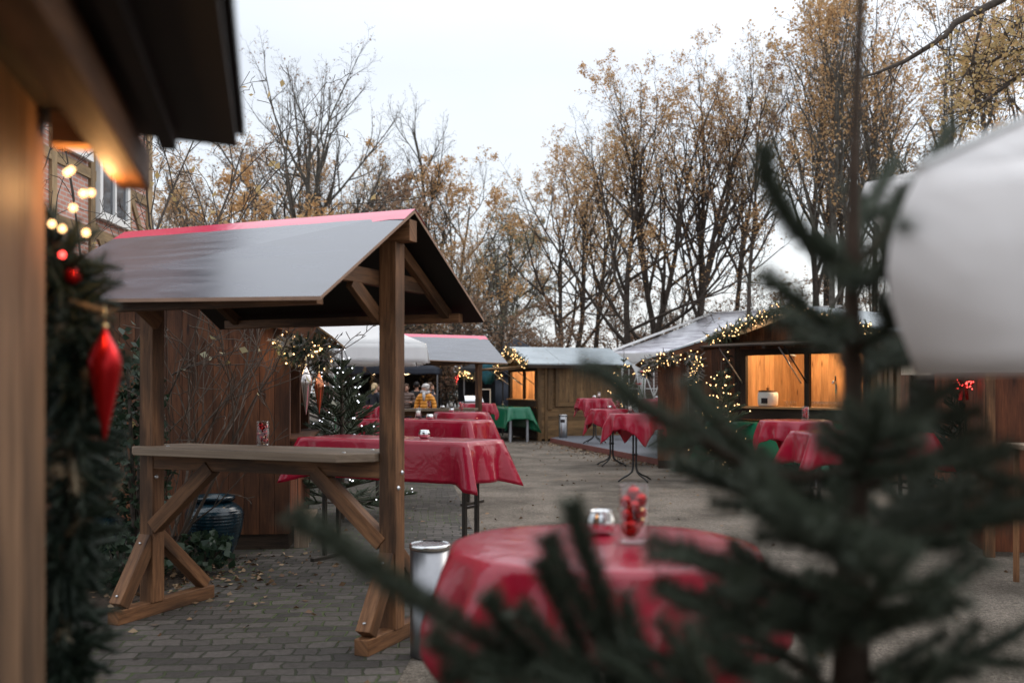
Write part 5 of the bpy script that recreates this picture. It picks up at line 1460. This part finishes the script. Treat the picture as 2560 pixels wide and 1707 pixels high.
# leafy bushes
def bush(name, label, loc, size, n, ls, mat, seed, stems=9, cat='shrub', group=None):
    rng = np.random.default_rng(seed); t = thing(name, label, cat, loc, 0, group)
    d = rng.normal(size=(n, 3)); d /= np.linalg.norm(d, axis=1)[:, None]; r = rng.uniform(.25, 1, n) ** .45
    lump = 1 + .22 * np.sin(d[:, 0] * 5 + seed) * np.sin(d[:, 2] * 6 + d[:, 1] * 4)
    C = d * (r * lump)[:, None] * np.array(size) / 2; C[:, 2] += size[2] * .5; C = C[C[:, 2] > .02]
    V, F = leaves(C, ls, rng); fast('foliage', V, F, mat, t, False)
    P = []
    for k in range(stems):
        a = rng.uniform(0, 6.28); e = np.array([size[0] * .36 * math.cos(a), size[1] * .36 * math.sin(a), size[2] * rng.uniform(.6, .95)])
        P.append((np.array([e * .0 + [.05 * math.cos(a), .05 * math.sin(a), 0], e * [.3, .3, .4], e * [.7, .7, .75], e]), [.02, .016, .011, .004], 5))
    V, F = tubes(P); fast('stems', V, F, M['trunk'], t, False, True)
    return t
bush('evergreen_bush', 'big dark evergreen bush behind the white umbrella', px(940, 962, 39) * Vector((1, 1, 0)), (6.5, 3, 4.4), 8000, .16, M['leaf_dark'], 3)
bush('hedge', 'dark green hedge left of the small black gazebo', px(1140, 962, 45) * Vector((1, 1, 0)), (3.4, 1.6, 1.9), 5000, .10, M['leaf_dark'], 4)
bush('evergreen_bush', 'dark leafy climber bush behind the left post of the foreground stand', (-3.02, 8.0, 0), (.55, .5, 1.95), 1200, .075, M['leaf_dark'], 5)
bush('ground_plant', 'low dark green leafy plant in front of the large blue pot', (-2.56, 8.2, .008), (.55, .45, .34), 240, .085, M['leaf_dark'], 6, 6, 'plant')
bush('ground_plant', 'low dark leafy plant behind the left foot of the foreground stand', (-3.0, 7.6, .008), (.8, .5, .42), 330, .085, M['leaf_dark'], 7, 6, 'plant')
polys, C, rng = gen_tree(seed=61, H=2.9, r0=.017, nl=(7, 4, 2, 0), ang=(.6, .6, .7, .8), ln=(.62, .5, .45, .5), st=(.06, .15, .15, .2), trop=(.0, .05, .02, .0, 0), wob=(.10, .10, .14, .2, .2), stems=5, leafn=0, maxlev=3, stem_sp=.12, lean=.34)
tips = [p[0][-1] for p in polys if p[2] < 4]; C = np.array([tips[i] for i in range(0, len(tips), 7)])
tree_thing('twiggy_shrub', 'bare twiggy shrub with a few pale leaves before the brown plank hut', 'shrub', (-3.15, 8.45, 0), 0, None, polys, C, rng, M['leaf_pale'], .075, M['twig'], 'foliage')
polys, C, rng = gen_tree(seed=62, H=4.6, r0=.035, nl=(8, 5, 4, 0), ang=(.75, .7, .8, .9), ln=(.65, .5, .45, .5), st=(.15, .15, .15, .2), trop=(.0, .02, -.01, .0, 0), wob=(.08, .12, .16, .2, .2), stems=4, leafn=1, maxlev=3, stem_sp=.2, lean=.10)
tree_thing('tall_shrub', 'tall bare shrub arching above the left end of the stand roof', 'shrub', (-4.15, 9.9, 0), 0, None, polys, C[::5], rng, M['leaf_gold'], .085, M['trunk'], 'foliage')

# close tree on the right whose limbs cross the upper right corner
nt = thing('tree', 'close golden leaved tree whose dark limb crosses the upper right corner', 'tree', (10.4, 16, 0), 0, TG)
polys, tipsC = [], []
rng = np.random.default_rng(71)
def P3(l, Y): return np.array([list(px(x, y, Y)) for x, y in l])
polys.append((np.array([[10.4, 16, 0], [10.3, 16, 4], [10.1, 16, 8], [10.0, 16, 12.]]), [.32, .27, .2, .1], 10))
limbs = [(P3([(2830, -330), (2660, -110), (2503, 0), (2387, 58), (2362, 92), (2262, 154), (2186, 185), (2110, 205)], 16), [.11, .085, .065, .055, .045, .035, .022, .008], False),
         (P3([(2460, 25), (2440, 110), (2425, 180), (2440, 240), (2425, 310)], 15.9), [.025, .022, .018, .014, .006], False),
         (P3([(2820, 60), (2640, 120), (2560, 180), (2500, 225), (2420, 285)], 15.5), [.07, .05, .04, .03, .012], True),
         (P3([(2820, -180), (2620, 0), (2530, 70), (2470, 130), (2410, 160)], 16.4), [.06, .045, .035, .02, .01], True),
         (P3([(2820, -60), (2680, 60), (2590, 110), (2520, 130), (2440, 175)], 15.8), [.06, .045, .035, .02, .01], True)]
for L, r, leafy in limbs:
    polys.append((L, r, 7))
    for k in range(26 if leafy else 14):
        t = rng.uniform(.3, .98) * (len(L) - 1); i = int(t); p = L[i] + (L[i + 1] - L[i]) * (t - i)
        d = nrm(nrm(L[i + 1] - L[i]) * .6 + rng.normal(0, .6, 3)); ln_ = rng.uniform(.4, 1.2) * (1 if leafy else .7)
        q = [p]
        for s in range(4): d = nrm(d + rng.normal(0, .22, 3)); q.append(q[-1] + d * ln_ / 4)
        polys.append((np.array(q), [.014, .011, .008, .006, .003], 4))
        for s in range(3):
            b = q[1 + s]; e = nrm(d + rng.normal(0, .7, 3)); w = [b, b + e * .15, b + e * .32 + rng.normal(0, .03, 3)]
            polys.append((np.array(w), [.006, .004, .003], 3))
            for _ in range(7 if leafy else (1 if p[0] > 6.5 else 0)): tipsC.append(w[2] + (w[0] - w[2]) * rng.random() + rng.normal(0, .07, 3))
V, F = tubes(polys); fast('trunk', V, F, M['trunk'], nt, True, True)
V, F = leaves(np.array(tipsC), .085, rng); fast('crown', V, F, M['leaf_gold'], nt)

# ------------------------------------------------------------------ fallen leaves
rng = np.random.default_rng(5); n = 2600
X, Y = rng.uniform(-6, 8, n), rng.uniform(3.2, 30, n) 
e = gp(1377, 1107); e2 = gp(1655, 1166); k = rng.random(700); X[:700] = e.x + (e2.x - e.x) * k - rng.exponential(.25, 700); Y[:700] = e.y + (e2.y - e.y) * k
X[700:1000] = rng.normal(-2.5, .45, 300); Y[700:1000] = rng.normal(8.0, .7, 300)
C = np.stack([X, Y, np.full(n, .016)], 1); V, F = leaves(C, .055, rng, .93, .3); V[:, 2] = np.clip(V[:, 2], .009, .05)
fl = fast('fallen_leaves', V, F, M['litter'], None); put(fl, 'brown leaves scattered over the gravel and paving', 'leaves', None, 'stuff')

# ------------------------------------------------------------------ bulbs
def bulb_mesh(r, mat):
    b = MB(); b.ball((0, 0, 0), r, 7, 5)
    o = b.build('bulb', mat); me = o.data; bpy.data.objects.remove(o); return me
BM = {}
def bulbs(t, pts, r, mat):
    key = (r, mat)
    if key not in BM: BM[key] = bulb_mesh(r, M[mat])
    Mi = FR[t.name].inverted()
    for p in pts:
        o = bpy.data.objects.new('bulb', BM[key]); COL.objects.link(o); o.parent = t; o.location = Mi @ Vector(p)

# ------------------------------------------------------------------ lit Christmas trees
def spruce(name, label, loc, H, Rb, seed, nwh, nbr, dens, nl, mat, bulbn, bulbr, bulbmat, sparse=1.0, tuck=.35, cat='christmas tree', z0=.18, jitter=0):
    rng = np.random.default_rng(seed); t = thing(name, label, cat, loc, rng.uniform(0, 1), None)
    wood_, tw = [], []
    wood_.append((np.array([[0, 0, 0], [0, .005, H * .5], [0, 0, H]]), [.035, .022, .006], 8))
    tw.append((np.array([[0, 0, H * .80], [0, 0, H]]), None))
    B = []
    for w in range(nwh):
        f = w / (nwh - 1); z = z0 + (H * .86 - z0) * f ** .92
        for k in range(nbr):
            a = 2 * math.pi * k / nbr + w * 1.3 + rng.uniform(-.3, .3); L = (Rb * (1 - f) ** .9 + .13) * rng.uniform(.72, 1.08); el = .15 + .75 * f + rng.uniform(-.1, .1)
            d = np.array([math.cos(a) * math.cos(el), math.sin(a) * math.cos(el), math.sin(el)])
            s = np.array([-math.sin(a), math.cos(a), 0])
            P = [np.array([0, 0, z])]; dd = d
            for i in range(4): dd = nrm(dd + np.array([0, 0, .06 if i > 1 else -.05])); P.append(P[-1] + dd * L / 4)
            P = np.array(P); wood_.append((P, [.010, .008, .006, .005, .003], 4)); tw.append((P[1:] if L > .25 else P, None)); B.append(P)
            nt_ = int(L / .034 * sparse)
            for i in range(nt_):
                u = tuck + (1 - tuck) * (i + rng.random() * .5) / max(nt_, 1); u = min(u, .97); x = u * 4; q = int(x); p = P[q] + (P[q + 1] - P[q]) * (x - q)
                sd = 1 if i % 2 else -1; l_ = L * (1 - u) * .62 + .045
                e = nrm(dd * rng.uniform(.6, .95) + s * sd * rng.uniform(.5, .85) + np.array([0, 0, rng.uniform(-.3, .35)])); Q = np.array([p, p + e * l_ * .5, p + nrm(e + dd * .2) * l_])
                wood_.append((Q, [.004, .003, .002], 3)); tw.append((Q, None)); B.append(Q)
    V, F = tubes(wood_); fast('trunk', V, F, M['twig'], t, False, True)
    V, F = needles(tw, dens, nl * 1.15, .0030 * nl / .022, rng, .7, .2, .36); fast('foliage', V, F, M[mat], t, False)
    pts = []
    for i in range(bulbn):
        P = B[int(rng.integers(len(B)))]; p = P[-1] + (P[-2] - P[-1]) * rng.uniform(-.25, .7); p = p * np.array([1.03, 1.03, 1]) + np.array([0, 0, .016])
        pts.append(FR[t.name] @ Vector(p))
    if bulbn: bulbs(t, pts, bulbr, bulbmat)
    return t
ct = spruce('christmas_tree', 'christmas tree with cool white lights between the plank hut and the red tables', (-1.98, 11.6, 0), 2.03, .80, 31, 12, 8, 300, .022, 'needle_tree', 95, .0080, 'bulb_cool')
cord = MB(); T0 = Vector((0, 0, 2.03))
for k in range(5):
    a = k * 1.256; e = Vector((.30 * math.cos(a), .30 * math.sin(a), 1.42)); cord.tube([T0, T0.lerp(e, .5) + Vector((.0, 0, -.02)), e], .0025, 5)
cord.build('light_cord', M['blackmetal'], ct)
bulbs(ct, [FR[ct.name] @ T0.lerp(Vector((.30 * math.cos(k * 1.256), .30 * math.sin(k * 1.256), 1.42)), f) for k in range(5) for f in (.1, .45, .8)], .0080, 'bulb_cool')
spruce('christmas_tree', 'thin christmas tree with warm lights on the deck before the marquee wall', (px(1560, 962, 26).x, 26, .13), 2.35, .62, 32, 8, 6, 170, .024, 'needle_tree', 60, .012, 'bulb_warm', .7)
spruce('christmas_tree', 'christmas tree with warm lights at the left corner of the wide lit hut', (px(1803, 962, 16.0).x, 16.0, 0), 1.95, .62, 33, 10, 7, 260, .022, 'needle_tree', 80, .009, 'bulb_warm')
spruce('fir_tree', 'unlit dark fir against the red brown hut at the right edge', (px(2400, 962, 9.9).x, 9.9, 0), 1.62, .62, 34, 9, 7, 380, .024, 'needle', 0, .01, 'bulb_warm', 1.0, .3, 'tree')

# ------------------------------------------------------------------ garlands
def garland(label, pts, rad, ntw, twl, mats, bulbn, bulbr, bulbmat, seed, dens=420, nl=.035, droop=.0, glow=0, glowpos=None):
    rng = np.random.default_rng(seed); pts = [np.array(p, float) for p in pts]
    t = thing('fir_garland', label, 'garland', pts[0], 0, 'lit fir garlands')
    seg = [np.linalg.norm(pts[i + 1] - pts[i]) for i in range(len(pts) - 1)]; cum = np.concatenate([[0], np.cumsum(seg)])
    def on(u):
        x = u * cum[-1]; i = min(int(np.searchsorted(cum, x)) - 1, len(seg) - 1); i = max(i, 0); return pts[i] + (pts[i + 1] - pts[i]) * ((x - cum[i]) / seg[i])
    st_ = [(np.array(pts), [.012] * len(pts), 6)]; V, F = tubes(st_); fast('stem', V, F, M['twig'], t, True, True)
    groups = {m: [] for m, _ in mats}; names = [m for m, _ in mats]; pr = np.array([f for _, f in mats]); pr = pr / pr.sum()
    for i in range(ntw):
        c = on(rng.random()); d = nrm(rng.normal(size=3) + np.array([0, 0, -droop])); l_ = twl * rng.uniform(.6, 1.2)
        p = c + d * rad * rng.uniform(0, .5); q = p + d * l_ * .5; e = q + nrm(d + np.array([0, 0, -.3 * droop]) + rng.normal(0, .2, 3)) * l_ * .5
        groups[names[int(rng.choice(len(names), p=pr))]].append((np.array([p, q, e]), None))
    for m, g in groups.items():
        if g: V, F = needles(g, dens, nl, .0030 * nl / .03, rng, 1.0, .05); fast('foliage' if m.startswith('needle') and m in ('needle', 'needle_tree') else 'dried_foliage', V, F, M[m], t)
    bp = []
    for i in range(bulbn):
        d = nrm(rng.normal(size=3)); bp.append(on(rng.random()) + d * (rad * .6 + twl * rng.uniform(.2, .6)))
    bulbs(t, bp, bulbr, bulbmat)
    if glow: warm_lamp(t, FR[t.name].inverted() @ Vector(glowpos if glowpos is not None else on(.5)), glow, .05)
    return t
# corner of the brown plank hut
p0 = rel(hutL, -.12, -.07, 2.08); p1 = rel(hutL, .10, -.05, 2.02); p2 = rel(hutL, .22, .1, 1.88); p3 = rel(hutL, .26, .2, 1.72)
gL = garland('thick lit garland of fir and dried grasses on the dark brown hut corner', [rel(hutL, -.03, -.10, 1.96), rel(hutL, .06, -.14, 1.86), rel(hutL, .16, -.12, 1.93), rel(hutL, .29, -.06, 1.92), rel(hutL, .31, .0, 1.78)], .10, 620, .12, (('needle', .35), ('needle_tree', .3), ('needle_gold', .2), ('needle_grey', .15)), 70, .0085, 'bulb_warm', 41, 420, .035, .2, 1.6, rel(hutL, -.10, -.20, 1.84))
# drop ornaments
def drop(loc, s, mat, label, prof=None, band=None):
    b = MB(); pr = prof or [(.002, 0), (.010, .04), (.030, .16), (.052, .29), (.062, .36), (.064, .40), (.058, .44), (.042, .485), (.022, .525), (.010, .555), (.008, .58), (.002, .585)]
    zs = [q[1] for q in pr]; zz = np.linspace(0, zs[-1], 60); rr = np.interp(zz, zs, [q[0] for q in pr])
    for _ in range(6): rr[1:-1] = (rr[:-2] + 2 * rr[1:-1] + rr[2:]) / 4
    b.lathe([(max(r, .001) * s, z * s - .585 * s) for r, z in zip(rr, zz)], 40)
    b.lathe([(.010 * s, -.012 * s), (.012 * s, .004 * s), (.004 * s, .010 * s)], 12, m=1); b.tube([(0, 0, .008 * s), (0, 0, .10 * s)], .0025 * s, 5, m=1)
    fat = 1.3 if mat is M['red_drop'] else 1.1
    b.v = [(x * fat, y * fat, z) for x, y, z in b.v]
    return solo('drop_ornament', b, [mat, M['gold_bauble']], label, 'ornament', loc, 0, 'hanging drop ornaments')
drop(px(765, 912, 9.05), .78, M['silver_red'], 'silver and red drop ornament hanging from the hut corner garland, left one')
drop(px(798, 930, 9.15), .66, M['copper'], 'shiny copper drop ornament hanging from the hut corner garland')
# near left corner garland
gx = lambda x, y, d=2.08: px(x, y, d)
gN = garland('near blurred fir garland with big bulbs down the left tan hut corner', [gx(140, 600), gx(160, 740), gx(185, 900), gx(180, 1150), gx(160, 1450), gx(150, 1800)], .032, 560, .100, (('needle', .96), ('needle_gold', .04)), 0, .009, 'bulb_warm', 42, 700, .030, .25)
for (x, y) in ((178, 425), (168, 432), (208, 484), (228, 482), (183, 520), (215, 582), (130, 560), (156, 572)):
    bulbs(gN, [px(x, y, 2.0)], .0065, 'bulb_warm')
bulbs(gN, [px(156, 637, 2.0)], .006, 'bulb_red')
warm_lamp(gN, FR[gN.name].inverted() @ px(262, 486, 1.9), 1.5, .015, (1, .50, .18))
drop(px(262, 815, 2.03), .40, M['red_drop'], 'large glossy red drop ornament hanging on the near left garland')
bauble(px(182, 690, 2.06), .018, M['red_bauble'], 'small red bauble near the top of the near left garland', None)
# tan hut gable
e = .02; W = 2.4
hM = lambda x, y, z: rel(hutM, x, y, z)
garland('lit garland along the gable verge of the tan hut', [hM(-.46, -.25, 2.10), hM(-.47, .3, 2.30), hM(-.47, .8, 2.46), hM(-.47, 1.2, 2.58)], .06, 198, .16, (('needle_tree', .8), ('needle_gold', .2)), 75, .0135, 'bulb_warm', 43, 260, .04, .2)
garland('lit garland on the far slope of the tan hut gable, left of the flap', [hM(-.46, 1.5, 2.45), hM(-.46, 2.2, 2.2), hM(-.30, 2.6, 2.0), hM(-.2, 2.55, 1.7)], .05, 132, .14, (('needle_tree', .8), ('needle_gold', .2)), 40, .0135, 'bulb_warm', 44, 260, .04, .2)
# black gazebo rim
garland('short lit garland along the rim of the small black gazebo', [px(1145, 928, 30.0), px(1162, 938, 30.0), px(1185, 940, 30.0)], .06, 110, .16, (('needle', .6), ('needle_gold', .4)), 55, .0145, 'bulb_warm', 45, 240, .04, .2)
rb = thing('light_string', 'small knot of red and orange lights hanging under the striped awning', 'lights', px(1140, 955, 33), 0)
rng = np.random.default_rng(9); b = MB(); L = [px(1152, 944, 33), px(1144, 952, 33), px(1138, 962, 33)]; b.tube([p - rb.location for p in L], .006, 5); b.build('cord', M['blackmetal'], rb)
bulbs(rb, [Vector(L[1]) + Vector(rng.normal(0, .07, 3)) for _ in range(10)], .015, 'bulb_red'); bulbs(rb, [Vector(L[0]) + Vector(rng.normal(0, .06, 3)) for _ in range(6)], .015, 'bulb_warm')
# right plank hut
h1 = lambda x, y, z: rel(hutR1, x, y, z)
garland('lit garland with dried flowers at the deck corner of the right brown plank hut', [h1(-.20, -.16, 1.72), h1(-.16, -.18, 1.94), h1(.08, -.16, 2.04), h1(.35, -.13, 2.08)], .07, 198, .17, (('needle', .5), ('needle_gold', .25), ('needle_grey', .25)), 60, .0096, 'bulb_warm', 46, 330, .035, .2, 1.0)
garland('short lit garland bunch under the gable of the right brown plank hut', [h1(.55, -.12, 2.10), h1(.72, -.12, 2.02), h1(.74, -.12, 1.86), h1(.66, -.12, 1.66)], .07, 176, .17, (('needle', .5), ('needle_grey', .5)), 55, .0096, 'bulb_warm', 47, 330, .035, .3, .8)
# wide lit hut
h2_ = lambda x, y, z: rel(hutR2, x, y, z)
garland('lit garland climbing the left verge of the wide lit hut', [h2_(-.46, 2.86, 2.32), h2_(-.48, 2.3, 2.50), h2_(-.48, 1.8, 2.66), h2_(-.48, 1.35, 2.79)], .07, 242, .16, (('needle_tree', .8), ('needle_gold', .2)), 80, .0092, 'bulb_warm', 48, 360, .035, .2, .8)
garland('lit garland along the right verge of the wide lit hut, behind the spruce', [h2_(-.48, 1.25, 2.79), h2_(-.48, .75, 2.62), h2_(-.48, .2, 2.48), h2_(-.46, -.26, 2.33)], .07, 242, .16, (('needle_tree', .8), ('needle_gold', .2)), 80, .0092, 'bulb_warm', 49, 360, .035, .2, .8)
garland('dark unlit garland hanging down the left corner of the wide lit hut', [h2_(-.20, 2.70, 2.36), h2_(-.16, 2.66, 2.0), h2_(-.14, 2.64, 1.62)], .04, 70, .13, (('needle', 1.0),), 4, .0092, 'bulb_warm', 50, 420, .03, .4)
# red bow with lights on the dark fir
bw = thing('ribbon_bow', 'red bow with tiny red lights on top of the dark unlit fir', 'bow', px(2412, 960, 9.35), 0)
b = MB()
for s in (-1, 1):
    pts = [(0, 0, 0), (s * .05, -.02, .035), (s * .085, 0, .03), (s * .08, .01, -.01), (s * .04, .01, -.012), (0, 0, -.002)]
    for i in range(5): b.poly([pts[i], pts[i + 1], tuple(Vector(pts[i + 1]) + Vector((0, .05, -.004))), tuple(Vector(pts[i]) + Vector((0, .05, -.004)))], 0, True)
    b.poly([(0, .02, 0), (s * .03, .02, 0), (s * .05, .025, -.15), (s * .015, .02, -.15)])
b.build('ribbon', M['red_bauble'], bw, solid=.003)
bulbs(bw, [bw.location + Vector(rng.uniform((-.09, -.03, -.06), (.09, .0, .05))) for _ in range(22)], .0055, 'bulb_red')

# ------------------------------------------------------------------ near blue spruce in front of the camera
ns = thing('spruce_tree', 'near blurred blue spruce that fills the right foreground', 'spruce', (.52, 1.5, 0), 0)
rng = np.random.default_rng(77); wood_, tw = [], []
def PD(l): return np.array([list(px(x, y, d)) for x, y, d in l])
tr = np.array([[.515, 1.5, 0], [.515, 1.5, .6], PD([(2128, 1600, 1.5)])[0], PD([(2135, 1100, 1.5)])[0], PD([(2130, 660, 1.5)])[0], PD([(2138, 330, 1.5)])[0], PD([(2152, 0, 1.5)])[0], PD([(2160, -130, 1.5)])[0]])
wood_.append((tr, [.045, .036, .027, .018, .0105, .0078, .0062, .004], 10))
def smooth(P, n=4):
    P = np.asarray(P); out = []
    Q = np.vstack([2 * P[0] - P[1], P, 2 * P[-1] - P[-2]])
    for i in range(1, len(Q) - 2):
        for k in range(n):
            t = k / n; a, b, c, d = Q[i - 1], Q[i], Q[i + 1], Q[i + 2]
            out.append(.5 * ((2 * b) + (c - a) * t + (2 * a - 5 * b + 4 * c - d) * t * t + (3 * b - a - 3 * c + d) * t ** 3))
    out.append(P[-1]); return np.array(out)
def limb(l, r0, side, ln, seed=0, bare=.05):
    """primary branch through (pixel x, pixel y, metres) points; side twigs every few cm"""
    P = smooth(PD(l)); n = len(P); wood_.append((P, list(np.linspace(r0, .0022, n)), 6)); tw.append((P[int(n * bare):], None))
    if not side: tw.extend([(P[int(n * bare):], None)] * 2)
    if side:
        seg = np.linalg.norm(np.diff(P, axis=0), axis=1); tot = seg.sum(); cum = np.concatenate([[0], np.cumsum(seg)]); m = int(tot / side)
        for i in range(m):
            x = tot * (.10 + .66 * (i + rng.random() * .6) / m); q = min(int(np.searchsorted(cum, x)), n - 1); q = max(q, 1); p = P[q - 1] + (P[q] - P[q - 1]) * ((x - cum[q - 1]) / seg[q - 1])
            d = nrm(P[q] - P[q - 1]); o = np.cross(d, [0, -.35, 1.0]); o = nrm(o) * (1 if i % 2 else -1)
            l_ = 1.12 * ln * (1 - .75 * x / tot) * rng.uniform(.7, 1.15) + .045
            e = nrm(d * .85 + o * .8 + rng.normal(0, .16, 3)); Q = np.array([p, p + e * l_ * .5, p + nrm(e + d * .15) * l_])
            wood_.append((Q, [.003, .0022, .0014], 4)); tw.append((Q, None))
T = lambda y, d=1.5: (2130, y, d)
LIMBS = [
 ([T(690), (2040, 620, 1.46), (1960, 530, 1.43), (1918, 440, 1.41), (1912, 370, 1.40)], .007, 0, 0),
 ([T(670), (2200, 600, 1.5), (2290, 470, 1.52), (2340, 380, 1.53), (2386, 305, 1.54)], .008, .10, .06),
 ([T(690), (2150, 560, 1.62), (2200, 470, 1.70), (2240, 400, 1.75)], .006, .1, .05),
 ([T(700), (2190, 690, 1.36), (2235, 600, 1.28), (2262, 560, 1.25)], .007, .08, .05),
 ([T(850), (2050, 800, 1.45), (1980, 740, 1.42), (1900, 685, 1.40)], .007, .09, .05),
 ([T(880), (2200, 830, 1.45), (2260, 760, 1.4), (2290, 650, 1.38)], .007, .07, .07),
 ([T(900), (2060, 830, 1.6), (2000, 800, 1.68), (1960, 770, 1.72)], .006, .07, .06),
 ([T(960), (2200, 900, 1.6), (2290, 850, 1.7), (2360, 800, 1.75)], .006, .06, .07),
 ([T(1290), (1990, 1230, 1.46), (1800, 1130, 1.42), (1620, 1020, 1.39), (1530, 945, 1.37), (1455, 905, 1.36)], .012, .075, .10),
 ([T(1180), (1960, 1190, 1.42), (1840, 1100, 1.36), (1760, 1015, 1.33), (1720, 950, 1.32)], .010, .085, .08),
 ([T(1230), (2240, 1180, 1.48), (2380, 1140, 1.48), (2540, 1120, 1.5)], .010, .06, .10),
 ([T(1150), (2210, 1080, 1.55), (2310, 1010, 1.62), (2400, 960, 1.66)], .009, .055, .10),
 ([T(1200), (2160, 1130, 1.38), (2190, 1060, 1.28), (2200, 980, 1.22)], .009, .05, .09),
 ([T(1520), (2000, 1480, 1.44), (1850, 1440, 1.40), (1720, 1400, 1.36), (1622, 1384, 1.34)], .011, .06, .11),
 ([T(1330), (1970, 1275, 1.5), (1820, 1210, 1.52), (1690, 1140, 1.54)], .011, .05, .12),
 ([T(1380), (2260, 1340, 1.46), (2400, 1310, 1.42), (2560, 1250, 1.4), (2620, 1230, 1.4)], .011, .055, .12),
 ([T(1360), (2220, 1290, 1.6), (2330, 1230, 1.7), (2440, 1200, 1.76)], .010, .055, .11),
 ([T(1420), (2080, 1350, 1.36), (1990, 1280, 1.24), (1930, 1230, 1.18)], .010, .05, .10),
 ([T(1600), (1980, 1560, 1.44), (1830, 1540, 1.4), (1710, 1500, 1.36), (1640, 1470, 1.34)], .012, .06, .11),
 ([T(1560), (2220, 1560, 1.42), (2340, 1480, 1.36), (2470, 1400, 1.33)], .012, .065, .10),
 ([T(1580), (2010, 1540, 1.6), (1900, 1480, 1.7), (1800, 1430, 1.78)], .011, .06, .12),
 ([T(1600), (2180, 1500, 1.34), (2240, 1420, 1.22), (2280, 1370, 1.16)], .011, .06, .10),
 ([T(1700), (2260, 1680, 1.46), (2420, 1640, 1.44), (2580, 1560, 1.44)], .012, .065, .11),
 ([T(1750), (1980, 1720, 1.4), (1850, 1650, 1.34), (1740, 1600, 1.3)], .012, .06, .12),
 ([T(1800), (2020, 1680, 1.52), (1900, 1600, 1.6), (1800, 1560, 1.66)], .012, .055, .12),
 ([T(1900), (2240, 1780, 1.4), (2300, 1690, 1.34), (2340, 1640, 1.3)], .012, .06, .11),
 ([T(2100), (1800, 1930, 1.42), (1500, 1760, 1.36), (1250, 1620, 1.32), (1050, 1500, 1.29), (880, 1385, 1.27), (735, 1282, 1.26)], .015, 0, 0),
 ([(1640, 1850, 1.40), (1560, 1650, 1.35), (1490, 1450, 1.32), (1450, 1340, 1.31), (1428, 1262, 1.30)], .009, 0, 0),
 ([(1600, 1850, 1.38), (1530, 1650, 1.34), (1450, 1500, 1.32), (1400, 1410, 1.31), (1370, 1345, 1.31)], .007, 0, 0),
 ([(1480, 1770, 1.36), (1440, 1600, 1.34), (1390, 1480, 1.33), (1352, 1405, 1.33)], .006, 0, 0),
 ([(1420, 1740, 1.34), (1330, 1640, 1.31), (1260, 1560, 1.30), (1222, 1488, 1.29)], .007, 0, 0),
 ([(1560, 1800, 1.34), (1440, 1690, 1.30), (1360, 1590, 1.28), (1300, 1525, 1.27)], .007, 0, 0),
 ([(1680, 1860, 1.38), (1620, 1700, 1.33), (1580, 1590, 1.31), (1565, 1480, 1.30)], .007, .09, .05),
 ([(1900, 1960, 1.40), (1760, 1740, 1.34), (1640, 1640, 1.3), (1560, 1600, 1.28)], .008, .09, .06),
 ([(1350, 1690, 1.30), (1180, 1660, 1.26), (1080, 1590, 1.24)], .006, 0, 0),
 ([(1250, 1620, 1.32), (1200, 1680, 1.28), (1110, 1690, 1.26)], .005, 0, 0),
 ([(1700, 1880, 1.40), (1560, 1780, 1.3), (1420, 1740, 1.24), (1300, 1730, 1.22)], .008, .07, .08),
 ([(1620, 1980, 1.36), (1440, 1840, 1.3), (1280, 1740, 1.26), (1180, 1700, 1.24)], .008, .07, .07),
 ([(1800, 1990, 1.40), (1700, 1800, 1.32), (1600, 1690, 1.28), (1500, 1630, 1.26)], .008, .07, .08),
 ([(1850, 1900, 1.36), (1780, 1740, 1.28), (1740, 1640, 1.24), (1720, 1560, 1.22)], .008, .06, .09),
 ([T(1480), (2010, 1470, 1.5), (1890, 1440, 1.54), (1790, 1400, 1.58)], .010, .05, .11),
]
for l in LIMBS: limb(*l)
V, F = tubes(wood_); fast('trunk', V, F, plain('spruce_bark', (.055, .036, .026), .85, 0, .2, .3, 30), ns, True, True)
VL, FL = needles([(tr[3:], None)], 1500, .026, .0015, rng, .9, .2, .02); fast('leader_needles', VL, FL, M['needle_blue'], ns)
V, F = needles(tw, 4600, .031, .0015, rng, .55, .12, .22); fast('crown', V, F, M['needle_blue'], ns)
print('needles', len(F))
